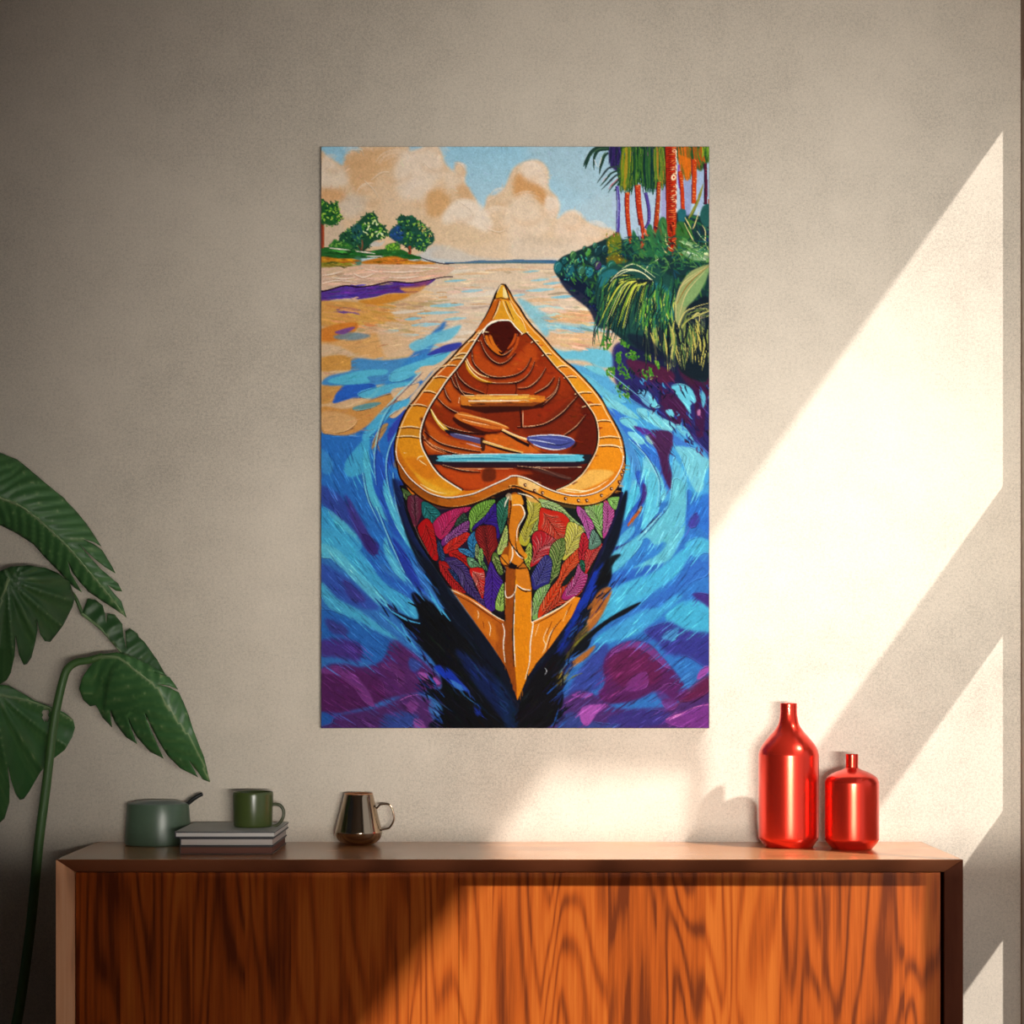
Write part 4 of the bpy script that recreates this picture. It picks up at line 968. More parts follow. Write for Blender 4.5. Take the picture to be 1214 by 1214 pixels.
# trunks
def trunk(col, hi, dk, pts, w, w1, n=14):
    S(dk, [(x-4,y) for x, y in pts], w+.9, w1+.9); S(col, pts, w, w1)
    q = catmull(pts, 8)
    for _ in range(n):
        x, y = q[rng.integers(len(q))]; x += rng.uniform(-.2,.45)*w*FR[2]
        S(hi, [(x-6,y-3),(x,y),(x+7,y+3)], .4, .3, 1.)
trunk('#5a4a9a','#7f74c0','#3a2a6a', [(325,400),(338,560),(332,840)], 2.6, 3.4, 10)
S('#9aa6d8', [(322,420),(330,600),(318,820)], .6, .6, 1.)
trunk('#5a4a92','#7a70b8','#3a2a60', [(590,460),(618,600),(620,720),(590,790)], 3, 2.4, 8)
trunk('#b8421f','#e08a4a','#5a1f30', [(420,460),(418,600),(432,780),(455,930)], 4.6, 3.4, 26)
trunk('#b23a1e','#e08a5a','#4f1a2c', [(515,390),(524,560),(550,760)], 5.8, 4.8, 34); trunk('#b8482a','#d98a5a','#5a2430', [(545,700),(560,800),(552,970)], 4, 1.6, 14)
trunk('#a8431f','#d89a5a','#4a2430', [(712,360),(702,560),(690,720),(685,840)], 3.4, 5.4, 26)
trunk('#a83018','#c85a30','#5a1418', [(822,30),(826,300),(828,600),(826,980)], 11.5, 10.2, 0)
for i in range(46):
    y = 50+i*20; x = 850+rng.normal(0,8); S(['#e8894a','#f2b07a','#c8401c','#f4c89a'][rng.integers(4)] if y < 620 else ['#d8562a','#e08048'][rng.integers(2)], [(x-rng.uniform(10,50),y+rng.normal(0,6)),(x-4,y-6),(x+16,y-12)], .5, .4, 1.2)
    S('#6a1614', [(785+rng.normal(0,8),y+10),(810,y+4),(830+rng.normal(0,10),y)], .5, .4, 1.)
P('#f6d9b0', [(830,300),(850,290),(868,310),(862,335),(840,345),(822,330)], .3, 1); P('#c8301a', [(838,312),(852,306),(856,322),(844,330)], .3, 1)
for y in (60,90,130,200,250,380,440,520,600): S('#f6dcc0', [(862,y),(872,y+20),(866,y+44)], .5, .4, 1.2)
S('#8a5ab8', [(895,200),(890,330),(900,420)], 2, 1.4)
trunk('#c0431c','#e0884a','#6a2a4a', [(905,260),(925,420),(935,620)], 3.6, 3.6, 14)
trunk('#c04a1c','#e89a5a','#5a2a40', [(1038,150),(1040,330),(1035,560)], 5, 4.2, 20)
trunk('#5a1f3c','#8a3a4a','#2a1430', [(1142,190),(1148,380),(1145,570)], 2.6, 3, 6); S('#a05a2c', [(1170,520),(1168,580)], 1.4, 1.4)
# foliage beneath the trunks
P('#2f6a4a', [(470,800),(560,960),(600,780),(640,760),(670,860),(720,700),(780,720),(790,960),(860,1010),(700,1060),(480,1010)], 1, .95)
P('#3f7a4a', [(580,850),(640,770),(660,900),(720,940),(640,960)], 2, .8); P('#4f7f44', [(730,720),(775,720),(785,920),(740,940)], 1.5, .8)
P('#2a6a72', [(885,640),(910,610),(960,630),(950,720),(920,750),(890,720)], .8, 1)
P('#2a5f5c', [(1110,600),(1140,570),(1180,580),(1180,760),(1120,760),(1090,680)], .8, 1)
P('#3f6f38', [(870,760),(950,740),(1000,860),(1060,930),(1180,980),(1180,1110),(1000,1080),(880,1010)], 1.5, .95)
repaint([(470,800),(780,720),(1170,760),(1170,1100),(480,1000)], lambda x,y: 1.2, 180, 8, 1.8, .18, .03, .5)
for pts in ([(1105,450),(1060,560),(1010,690)],[(1090,520),(1040,600),(985,700)],[(1120,380),(1090,480),(1050,600)]): S(['#6a7a3a','#4a6a34','#8a8a44'][rng.integers(3)], pts, .5, 1.2, 3.2)
for pts in ([(945,740),(1000,850),(1050,930),(1150,990)],[(950,690),(980,740),(1010,800)],[(1110,760),(1140,820),(1140,920),(1175,1000)],[(770,840),(780,930),(840,990),(910,1020)],[(740,960),(770,1010),(810,1040)],[(1080,640),(1040,760),(1020,800)]):
    S('#d3c98a', pts, .5, .4, 1.3)
P('#8fae84', [(890,910),(980,910),(1080,960),(1160,1020),(1180,1060),(1100,1060),(1000,1020),(930,990),(980,960)], .6, .95)
P('#7fa27a', [(920,1010),(1000,1010),(1100,1050),(1170,1090),(1050,1090),(960,1050)], .6, .95)
for pts in ([(900,920),(1000,950),(1120,1030)],[(930,1000),(1040,1030),(1150,1080)],[(1060,810),(1100,870),(1170,930)]): S('#cddcb4', pts, .4, .3, .9)
repaint([(890,910),(1180,1000),(1180,1100),(950,1050)], lambda x,y: .4, 70, 8, 1.5, .12, .02, .2)
S('#8a4a2a', [(790,970),(850,1000),(930,1040)], 1, .6, 1.6)
fr('B')
P('#6f7a2a', [(560,600),(620,560),(640,620),(630,690),(560,690),(550,650)], 1.5, 1); P('#7a6a24', [(560,700),(620,700),(680,740),(560,750)], 1.5, .9)
dabs([(550,570),(640,560),(640,740),(550,740)], ['#8a8a2c','#a08a34','#4f6a2a','#b8a23a'], 34, 3, 1.6)
dabs([(550,560),(630,560),(600,600),(540,610)], ['#9a4a4a','#c98a6a','#7a8a3a'], 14, 2.5, 1., 1.4, .4)
for x, y, r, c in ((260,770,34,'#2a7076'),(330,790,36,'#256a76'),(300,730,24,'#1f5a60'),(400,790,30,'#3f6f58'),(450,800,30,'#2f7f88'),(350,700,26,'#3a6f4a'),(440,680,24,'#5a9a48'),(420,660,18,'#2a4a34'),(500,670,34,'#1c3f48'),(540,660,26,'#20444c'),(470,730,24,'#3f6f6a'),(530,800,40,'#2f8090'),(480,640,18,'#3a6a50'),(370,740,22,'#2a5a4a'),(580,770,40,'#2a6a5a'),(500,760,26,'#4a3a68')):
    P(c, [(x+r*math.cos(t)*.8, y+r*1.1*math.sin(t)) for t in np.linspace(0,6.28,8)[:-1]], .8, .95)
    S('#9ac07a' if rng.random() < .4 else '#5fa0a0', [(x-r*.5,y+r*.3),(x-r*.3,y-r*.5),(x+r*.3,y-r*.8)], .4, .3, .9); S('#10242c', [(x-r*.2,y+r),(x+r*.5,y+r*.6),(x+r*.7,y-r*.1)], .5, .3, 1.)
dabs([(240,740),(420,690),(520,830),(300,850)], ['#1f5a66','#3a8a88','#1a3a4a','#5fa06a'], 40, 3.5, 1.8, 1.4, .5)
dabs([(320,890),(480,900),(560,1090),(440,1010)], ['#13203c','#1f2f66','#16323a','#2a5f3a'], 36, 4, 2.2)
# arching fronds
P('#24504a', [(500,830),(560,770),(680,740),(800,740),(900,800),(960,880),(960,1214),(860,1260),(700,1200),(560,1120),(495,1010)], 1.5, 1)
P('#2f7a84', [(500,830),(570,780),(620,800),(560,860),(500,890)], 2, .8); P('#2f7a86', [(770,900),(860,860),(940,930),(940,1060),(820,1080),(760,1020)], 3, .8)
def frond(root, ends, cols, w=2.2, sag=.3):
    for ex, ey in ends:
        mx, my = root[0]*.35+ex*.65, root[1]*.75+ey*.25-sag*abs(ex-root[0])*.3
        S(cols[rng.integers(len(cols))], [root, ((root[0]+mx)/2, (root[1]+my)/2-10), (mx, my), (ex, ey)], .6, .4, w*rng.uniform(.6,1.3))
frond((830,850), [(rng.uniform(500,820), rng.uniform(960,1150)) for _ in range(80)], ['#7f9a34','#a8b848','#3f6a34','#1d3a38','#20303c','#5f8a4a','#16262e','#c3c060','#2a5a4a'])
frond((720,820), [(rng.uniform(500,640), rng.uniform(880,1080)) for _ in range(34)], ['#c3c85a','#88a83c','#2d5a3a','#1a343a','#4f8a4a'])
for pts in ([(830,850),(740,790),(640,790),(560,870)],[(830,860),(760,800),(680,790),(600,830)],[(860,720),(800,760),(780,800)],[(640,780),(720,750),(840,830)]): S('#dfe3b4', pts, .5, .4, 1.4)
P('#4f8f3a', [(840,910),(890,900),(920,1000),(920,1130),(870,1110),(830,1020)], 3, .8)
for _ in range(70):
    x = rng.uniform(770,960); y = rng.uniform(900,1050); S(['#5f9a3a','#2f7a7a','#1a343c','#8fb04a','#2a5a4a','#13242c','#c4c46a'][rng.integers(7)], [(x,y),(x+rng.normal(0,10),y+80),(x+rng.normal(4,20),y+rng.uniform(140,240))], .5, .3, 1.9)
for _ in range(150):
    x = rng.uniform(500,960); y = rng.uniform(820,1120); S(['#0f1f28','#16302f','#1d4a44','#2d6a4a','#12252f','#3f7a4a'][rng.integers(6)], [(x,y),(x-rng.uniform(0,26),y+50),(x-rng.uniform(4,40),y+rng.uniform(90,170))], .6, .3, 1.8, a=.8)
frond((830,850), [(rng.uniform(500,800), rng.uniform(960,1150)) for _ in range(46)], ['#9fae3a','#c3c85a','#5f8a3a','#20303c','#16262e','#d3d08a'], 1.5)
for _ in range(130):
    x = rng.uniform(600,1165); y = rng.uniform(600,780); S(['#2f6a4a','#3f7a4a','#1d4a48','#4f7f44','#6a9a5a','#173a3c','#2a6a6a'][rng.integers(7)], [(x,y),(x+rng.uniform(-40,40),y-rng.uniform(-10,30)),(x+rng.uniform(-80,80),y+rng.uniform(-20,60))], .6, .3, 2., a=.75)
# big pale leaf and the dark grass on the right edge
P('#152430', [(960,1010),(1060,980),(1170,970),(1170,1420),(1000,1400),(960,1240)], 2, .95)
P('#8f9a6a', [(960,1080),(965,960),(1000,860),(1060,790),(1165,750),(1165,770),(1140,850),(1090,940),(1030,1010),(985,1120)], .6, 1)
P('#7a9a6a', [(1000,1000),(1060,860),(1165,770),(1130,880),(1060,980)], 2, .8)
for pts in ([(965,1100),(970,960),(1020,850),(1165,760)],[(985,1060),(1030,920),(1140,790)],[(1000,880),(1080,820),(1165,760)]): S('#c7b884', pts, .5, .4, 1.1)
S('#8a6a3a', [(970,990),(1040,870),(1165,758)], .5, .4, 1.3)
for _ in range(90):
    x = rng.uniform(960,1165); t = (x-960)/200; y = 1240-200*t+rng.uniform(-40,60)
    S(['#a8a860','#6f7f4a','#2a3040','#14202c','#3f4a50','#c3b97a','#1a2a34'][rng.integers(7)], [(1170,1000+rng.uniform(-20,60)),(1080-60*(1-t),1050+rng.uniform(-20,40)),(x-20,y),(x-30+rng.normal(0,10),y+rng.uniform(80,170))], .4, .3, 1.6)
fr('F')
for _ in range(90):
    x = rng.uniform(680,1160); y0 = rng.uniform(-60,30)
    S(['#b3ab5f','#5f7a4a','#17252f','#24323a','#8f9a5a','#0f1a24'][rng.integers(6)], [(x,y0),(x+rng.normal(10,14),y0+100),(x+rng.normal(20,24),y0+rng.uniform(150,300))], .7, .3, 2.)
P('#141c34', [(560,40),(700,60),(840,180),(900,260),(760,200),(640,140)], 3, .7)

# ---- dark water under the hull
fr('D')
P('#12182a', [(540,860),(640,1075),(700,1010),(800,900),(900,740),(990,560),(1040,420),(1000,420),(640,700)], 0, 1, smooth=False)
P('#10182a', [(60,30),(110,120),(160,290),(230,400),(300,500),(400,640),(520,800),(610,960),(640,1050),(700,960),(800,830),(900,690),(980,500),(1040,350),(1120,120),(1150,100),(1110,300),(1060,420),(1070,500),(1010,600),(960,700),(890,830),(840,950),(850,1060),(780,1180),(250,1190),(300,1100),(220,1010),(290,1000),(270,900),(180,800),(120,720),(60,640),(180,680),(150,560),(230,600),(300,640),(180,420),(110,250)], 1.5, 1)
P('#1c2a5c', [(60,40),(110,60),(180,260),(260,420),(180,360),(110,230)], 4, .8); P('#26307a', [(90,60),(120,60),(170,220),(150,240)], 2, .7)
P('#0d0f14', [(150,560),(240,600),(330,690),(430,820),(540,960),(600,1080),(620,1190),(300,1190),(290,1090),(230,1010),(290,1000),(260,890),(150,740),(60,650),(130,690),(200,700)], 3, .9)
P('#101016', [(700,960),(790,860),(860,800),(830,930),(850,1050),(780,1180),(640,1190),(650,1080)], 3, .95)
P('#1a2f6e', [(350,820),(450,870),(560,980),(600,1100),(600,1180),(520,1080),(420,950)], 5, .7); P('#153057', [(540,960),(620,1060),(640,1180),(580,1180)], 4, .7)
P('#1f3fb0', [(250,900),(310,900),(370,960),(410,1010),(360,1000),(300,950)], 1.5, .95); P('#4a8ad0', [(330,960),(400,1000),(380,1010),(330,985)], .8, .8)
P('#1f3a9c', [(440,1070),(470,1080),(460,1130),(440,1110)], 2, .8)
P('#1c3fae', [(960,480),(1010,450),(1040,420),(1000,560),(940,650),(890,720),(900,640)], 3, .85); P('#1a3590', [(860,740),(900,700),(880,790),(830,850)], 4, .8)
P('#0e1016', [(1060,400),(1120,380),(1080,430),(1070,500),(1000,520)], 2, .9)
P('#a9682c', [(1010,560),(1060,530),(1075,560),(1020,680),(960,740),(980,640)], 1.5, .95); P('#5a4a24', [(960,700),(960,760),(900,830),(860,860),(900,780)], 2.5, .9)
P('#8a8a34', [(980,735),(960,770),(900,810),(920,780)], 1, .85); P('#0e1118', [(1214,600),(1150,650),(1060,700),(990,760),(960,820),(880,860),(930,780),(1040,690),(1140,630)], 1.2, .95)
P('#b06c2a', [(1000,800),(960,860),(880,910),(830,960),(830,930),(900,870)], 2, .9); P('#6a5a26', [(830,930),(880,930),(850,980),(820,1000)], 2, .8)
P('#14161c', [(940,930),(880,960),(840,1020),(820,1040),(850,980)], 1, .9); S('#7a8040', [(940,930),(900,945),(870,970)], .5, .3, 1.2)
S('#a85a2a', [(1205,180),(1170,220),(1150,250)], 2, 1, 2.6)
P('#142a4a', [(0,610),(60,660),(30,640)], 2, .6)
repaint([(120,200),(640,1050),(1120,130),(1060,430),(840,1050),(780,1180),(300,1180),(290,1000),(150,580)], lambda x,y: math.atan2(1,.75) if x < 612 else math.atan2(1,-.8), 420, 14, 2.4, .28, .02, .12, .7)
for pts in ([(225,540),(260,600),(290,660)],[(240,580),(290,640),(330,690)]): S('#4fa8dc', pts, 1., .4, 2.4)
for pts in ([(0,650),(80,720),(150,790)],[(100,700),(130,760),(180,830)],[(20,620),(120,680),(190,700)]): S('#4fa0d4', pts, 1., .5, 2.2)
S('#0d0f14', [(130,600),(160,615),(200,640)], .6, .4, 2.); S('#c8d0d8', [(765,905),(775,920),(765,940)], .4, .3, .8)

fr('px')
for edge, off in (([(452,715),(480,738),(498,770),(512,800),(503,815),(522,830),(520,860)], 1), ([(735,690),(700,720),(680,750),(672,790),(662,810),(668,840),(655,860)], -1)):
    q = catmull(edge, 10)
    for _ in range(70):
        x, y = q[rng.integers(len(q))]; x += rng.normal(0,3); y += rng.normal(0,3); l = rng.uniform(8,22); th = math.atan2(.75, off*.66)+rng.normal(0,.2)
        S(['#0e1118','#0e1118','#12182a','#1c2f6e','#2a5fa8','#2a2048'][rng.integers(6)], [(x-math.cos(th)*l*.6,y-math.sin(th)*l*.6),(x,y),(x+math.cos(th)*l*.4,y+math.sin(th)*l*.4)], .3, .8, 1.9, a=.8)
# ---- the canoe
WK[0] = 1.35
OUT_L = [(575,32),(545,65),(525,110),(500,170),(465,230),(430,280),(395,315),(360,350),(320,395),(275,440),(225,490),(180,545),(140,600),(100,650),(70,710),(50,770),(38,830),(40,890),(55,950)]
OUT_R = [(1172,900),(1165,840),(1150,780),(1120,720),(1090,670),(1060,610),(1020,555),(970,500),(920,450),(870,410),(820,360),(770,300),(720,250),(680,200),(650,150),(620,110),(600,70)]
OUT = OUT_L+[(75,1000),(110,1060),(160,1110),(220,1138),(290,1145),(370,1132),(440,1105),(520,1065),(600,1045),(645,1042),(700,1075),(760,1100),(850,1130),(950,1143),(1030,1130),(1090,1090),(1130,1040),(1160,970)]+OUT_R
INN_L = [(545,213),(510,228),(470,262),(440,305),(400,370),(350,440),(300,500),(260,560),(220,620),(190,680),(170,740),(165,790),(175,840),(200,890),(230,940),(270,985),(320,1020),(370,1050)]
INN_R = [(830,1052),(900,1020),(960,970),(1000,910),(1030,850),(1040,790),(1035,730),(1020,680),(980,620),(930,560),(880,490),(830,440),(780,380),(740,330),(700,285),(650,235),(610,212)]
INN = INN_L+[(430,1050),(500,1030),(570,1005),(630,980),(700,1000),(760,1030)]+INN_R
fr('D')
HULL = [(95,60),(130,190),(170,290),(230,390),(290,480),(340,550),(390,620),(440,690),(490,760),(540,830),(580,900),(610,970),(640,1055),(660,1010),(690,950),(730,880),(790,810),(840,740),(890,670),(930,590),(970,500),(1010,410),(1050,310),(1090,210),(1120,110),(1125,70),(640,60)]
P('#120f16', HULL, 0, 1, smooth=False)
fr('C')
S('#1a0f14', OUT+OUT[:1], 3.0, 3.0)
P('#d07a1c', OUT, 0, 1)
P('#b56a1a', OUT_L+INN_L[::-1], 2, .5)
P('#e0912a', [(600,70),(680,200),(770,300),(870,410),(970,500),(1060,610),(1120,720),(1165,840),(1040,830),(1030,720),(930,560),(780,380),(650,240)], 2, .75)
P('#dd9222', [(45,790),(165,800),(200,890),(270,985),(370,1050),(280,1080),(170,1010),(80,900)], 2, .9)
P('#c9711a', [(90,890),(190,900),(260,980),(180,990),(120,940)], 3, .6); P('#e3a838', [(130,960),(200,1010),(300,1050),(370,1055),(300,1080),(200,1050)], 2, .8)
P('#dd8a1e', [(1040,840),(1150,850),(1160,900),(1120,960),(1000,940),(1030,880)], 2, .9)
P('#e8b060', [(850,1050),(930,1000),(1000,950),(1120,960),(1060,1010),(960,1050),(880,1060)], 2, .9)
L_cuts = [((440,275),(500,268)),((395,315),(452,310)),((330,385),(400,372)),((310,405),(380,398)),((262,440),(340,432)),((222,492),(300,492)),((170,560),(240,570)),((112,628),(195,635)),((55,740),(165,742)),((45,785),(165,790))]
R_cuts = [((660,280),(700,268)),((708,320),(750,312)),((762,385),(812,375)),((832,445),(888,435)),((872,495),(935,488)),((925,575),(1010,565)),((960,640),(1055,625)),((1025,710),(1110,708)),((1045,790),(1155,790)),((1045,830),(1165,838))]
def quad(c0, c1, col, ins=6):
    (a, b), (c, d) = c0, c1
    P(col, [(a[0]+ins,a[1]+ins),(b[0]-ins,b[1]+ins),(d[0]-ins,d[1]-ins),(c[0]+ins,c[1]-ins)], .3, .95, smooth=False)
for i, (c0, c1) in enumerate(zip(L_cuts, L_cuts[1:])): quad(c0, c1, ['#c8701e','#c87a22','#b89048','#c87420','#c2611c','#d08a28','#c8681c','#d58c24','#c98a2c'][i], 5)
for i, (c0, c1) in enumerate(zip(R_cuts, R_cuts[1:])): quad(c0, c1, ['#d9922a','#dc9a30','#dd9a30','#d8832a','#dd9426','#d8861e','#d9821c','#da8420','#d98a24'][i], 5)
# interior
P('#8a3410', INN, 0, 1)
P('#4a1008', [(470,265),(545,215),(610,212),(660,250),(640,300),(600,350),(560,360),(510,310)], 2, 1)
P('#5a180c', [(900,560),(980,620),(1035,730),(1040,800),(1000,910),(940,980),(830,1050),(720,1000),(860,900),(930,780),(950,640)], 5, .9)
P('#6a2210', [(640,650),(900,600),(960,680),(900,780),(700,780)], 6, .6)
P('#b05018', [(400,420),(500,520),(640,530),(740,400),(700,320),(600,420),(480,400),(440,330)], 4, .85)
P('#b85a1a', [(300,510),(370,560),(500,580),(480,640),(320,640),(230,620)], 4, .85)
P('#c2641e', [(180,700),(300,790),(460,820),(640,860),(560,870),(300,870),(190,850)], 4, .8)
P('#c86a1e', [(480,780),(620,780),(760,860),(560,860)], 3, .9)
P('#9a3a12', [(640,450),(820,440),(880,520),(820,580),(640,570)], 4, .7)
P('#7a2a0e', [(480,660),(640,640),(650,760),(560,730),(470,690)], 2, .9)
P('#8a2f10', [(665,650),(790,630),(900,590),(830,660),(760,710),(665,735)], 1, .9)
P('#b84f18', [(240,930),(460,950),(640,970),(560,1010),(430,1045),(340,1020)], 3, .9); P('#50160a', [(640,935),(980,935),(880,1020),(760,1020)], 3, .8); P('#a84416', [(460,940),(640,950),(720,970),(620,975),(480,1000)], 2, .7)
repaint(INN, lambda x,y: .15, 260, 9, 1.8, .14, .02, .3, .6)
# ribs of the canoe (dark line with a light edge)
def rib(pts, w=1.5, light='#f0b890', wl=.9, dx=0, dy=-1.3):
    S('#3a0f08', [(x, y+.5*FR[2]) for x, y in pts], w*1.2, w, w*2.6, a=.55, soft=1.2)
    S('#24090a', pts, w*.7, w*.5, w*1.25)
    S(light, [(x+dx, y+dy*FR[2]) for x, y in pts], wl*.4, wl*.2, wl*.75, a=.85)
fr('N')
for pts in ([(430,540),(450,620),(520,700),(600,745),(680,710),(740,640),(755,540)],[(400,600),(440,700),(500,780),(580,825),(660,800),(740,720)],[(320,690),(330,800),(390,880),(480,940),(600,955),(740,930),(830,870),(890,760)],[(250,790),(300,890),(390,970),(520,1010),(700,1010),(800,980),(880,900),(920,800)]):
    rib(pts)
P('#c86a1e', [(440,540),(480,640),(560,720),(620,735),(540,680),(500,600),(480,550),(500,545),(540,640),(590,700),(560,700),(480,640)], .8, .8)
for pts in ([(455,550),(490,640),(560,710),(610,735)],[(495,555),(530,640),(600,710)]): S('#c8701e', pts, 2.4, 1, 2.8); 
for pts in ([(740,530),(720,600),(660,680)],[(765,560),(735,660),(660,760)]): S('#b0521a', pts, 2, 1, 2.6)
S('#20080a', [(580,700),(605,722),(640,690)], 1, .6, 1.8)
P('#d9981f', [(255,770),(290,850),(360,930),(450,975),(520,1000),(430,995),(340,950),(270,870)], .5, .95); S('#f6d8a0', [(265,760),(310,850),(390,920),(480,950)], .7, .4, 1.1); S('#fbe6b0', [(262,790),(300,870),(380,950),(470,990)], .5, .3, .9)
rib([(170,880),(200,960),(300,1050),(440,1110)], 1.6); rib([(120,940),(160,1040),(250,1100),(340,1115)], 1.5); rib([(50,1040),(80,1130),(120,1190)], 1.4)
rib([(750,1060),(860,1050),(960,970),(1030,860)], 1.2); rib([(920,1110),(1040,1040),(1110,950)], 1.5); rib([(990,1190),(1090,1120),(1140,1040),(1160,980)], 1.4)
S('#2e0c08', [(470,1015),(470,1060),(455,1115)], .8); S('#2e0c08', [(740,1015),(745,1060),(735,1110)], 1.4)
P('#8f3412', [(480,1020),(735,1020),(730,1110),(470,1115)], .8, .6)
fr('C')
rib([(165,770),(220,830),(330,870),(430,880)], 1.2); rib([(330,480),(360,560),(420,620)], 1.3)
rib([(240,590),(290,640),(370,680),(470,700)], 1.4); rib([(200,640),(260,720),(360,760),(480,775)], 1.6); rib([(180,760),(260,820),(380,850),(460,862)], 1.2)
rib([(640,740),(760,730),(850,680),(910,620),(945,580)], 1.6); rib([(860,790),(930,740),(980,680)], 1.3); rib([(760,640),(830,570),(850,490)], 1.2)
S('#2e0c08', [(655,640),(662,735)], 1.4); S('#f0b890', [(668,650),(670,738),(730,732)], .5, .4, .7, smooth=False)
S('#3a0c08', [(165,690),(200,790),(165,800)], 2.5, 1, 3, soft=1, a=.7)
P('#dfae3c', [(210,640),(250,700),(310,760),(270,750),(225,690)], .4, .95); S('#fbeebc', [(214,650),(250,712),(300,762)], .5, .3, 1.)
for pts in ([(178,790),(220,830),(290,865)],[(182,810),(220,845),(280,868)]): S('#e9a070', pts, .4, .3, .8)
# thwarts
P('#2e0c08', [(360,590),(775,590),(770,640),(640,660),(480,670),(360,640)], 1.2, .8, smooth=False)
P('#c9792a', [(358,583),(700,578),(780,585),(775,610),(720,632),(420,634),(362,628)], 0, 1, smooth=False); P('#7a3f18', [(400,618),(760,616),(720,634),(420,636)], .3, .9, smooth=False)
P('#e6ad50', [(380,588),(700,582),(690,598),(420,602)], .4, .9, smooth=False); S('#f8ecd0', [(400,609),(560,607),(700,607)], .9, .5, 1.2); S('#f3d9a8', [(362,582),(540,578),(700,577)], .4, .3, .7); S('#f6c8a0', [(355,590),(350,620)], .5)
repaint([(370,585),(770,585),(760,630),(400,630)], lambda x,y: 0., 40, 10, 1.2, .12, .02, .04)
# paddles
P('#2e0c08', [(330,690),(480,760),(600,750),(470,775),(350,730)], .8, .8)
P('#c8702a', [(330,685),(345,668),(380,665),(480,698),(560,720),(600,745),(520,748),(430,730),(370,712)], 0, 1); S('#eab070', [(345,672),(440,690),(540,718),(595,740)], .6, .4, 1.6); S('#f2c89a', [(370,700),(430,715),(500,728)], .4, .3, .8); S('#8a3f18', [(360,690),(450,712),(560,738)], .5, .4, .9)
S('#2a1010', [(560,752),(640,800),(700,830)], 2.6, 2.6); S('#e8b878', [(565,750),(630,780),(690,800)], 1.8, 2.); S('#f9e3bc', [(570,748),(630,776),(688,796)], .5, .5)
P('#14101c', [(690,800),(740,850),(820,870),(900,850),(935,810),(920,840),(840,868),(760,862),(700,820)], .8, .9)
P('#4a5290', [(690,788),(740,778),(820,778),(890,788),(925,805),(915,828),(870,848),(810,852),(740,835),(700,808)], 0, 1)
S('#d5d9ea', [(695,785),(760,778),(840,778),(900,790),(925,806)], .6, .4, 1.); S('#c3c9e4', [(700,800),(760,808),(830,822)], .5, .3, 1.); S('#e3e6f0', [(720,822),(770,840),(830,850),(880,842)], .5, .4, 1.); S('#20264a', [(790,820),(850,828),(910,812)], .5, .3, .9); S('#6b74b8', [(740,790),(820,796),(890,806)], .6, .4, 1.2)
P('#1c1420', [(280,750),(330,760),(460,795),(470,820),(380,800),(310,780)], .3, 1)
P('#55507a', [(310,768),(400,780),(460,795),(465,822),(400,806),(330,790)], .3, 1); S('#a8a8c8', [(330,770),(400,784),(455,796)], .4, .3, .9)
P('#3a1c14', [(460,790),(480,800),(480,850),(462,850)], .3, .9); S('#2a1010', [(475,815),(570,850),(660,868)], 2.6, 1.4); S('#e2b06a', [(470,808),(560,836),(670,864)], 2.2, 1.2); S('#f8e0b0', [(480,806),(570,834)], .5, .4); S('#c8b8c8', [(390,818),(430,830),(465,840)], .4, .3, 1.)
# blue front thwart
P('#20242e', [(200,875),(1010,872),(1005,915),(960,922),(230,922),(205,900)], .2, 1, smooth=False); P('#2a1424', [(230,915),(960,915),(940,938),(300,940)], .6, .9, smooth=False)
P('#5fb4cc', [(255,880),(400,872),(640,870),(940,874),(962,888),(945,908),(640,906),(270,908),(252,895)], .2, 1)
S('#cfeaf0', [(260,882),(420,873),(640,871),(930,875)], .5, .5, .8); S('#2f7f9c', [(300,896),(480,892),(600,898)], .6, .4, 1.3); S('#3a8aa6', [(560,884),(720,890),(900,886)], .5, .4, 1.2); S('#8fd4e0', [(280,888),(400,884),(520,884)], .5, .4, 1.4); S('#c8e8ee', [(270,908),(560,908),(930,908)], .3, .3, .6)
S('#f0c8a8', [(720,935),(800,938),(960,936)], .3, .3, .8); S('#e8b48a', [(300,942),(450,945),(620,944)], .3, .3, .7)
rib([(270,930),(370,955),(460,962)], 1.); rib([(640,936),(760,950),(860,990),(910,995)], 1.6, '#e8b890'); P('#5a3a34', [(700,940),(800,955),(900,985),(900,1000),(800,975)], .8, .8); P('#5a2410', [(475,945),(530,945),(530,1000),(470,1005)], 1.5, .8)
# gunwale blocks
fr('C')
for a, b in L_cuts+R_cuts:
    m = ((a[0]+b[0])/2, (a[1]+b[1])/2-7); S('#3a1810', [(a[0],a[1]+6),(m[0],m[1]+7),(b[0],b[1]+6)], .7, .7, .9); S('#f2d6a8', [a, m, b], .6, .5, .9)
S('#f0d0a0', [(x+5, y+3) for x, y in OUT_L[1:]], .7, .8, .9, a=.85)
S('#f0d0a0', [(x-6, y+3) for x, y in OUT_R], .7, .5, .9, a=.9)
S('#33120c', [(x+3,y) for x, y in INN_L], 1.6, 1.6); S('#33120c', [(x-2,y) for x, y in INN_R], 1.6, 1.6)
S('#f8ead2', [(x-5,y) for x, y in INN_L], .9, 1.1, 1.1); S('#f2d8b0', [(x+5,y) for x, y in INN_R], .9, .6, .8)
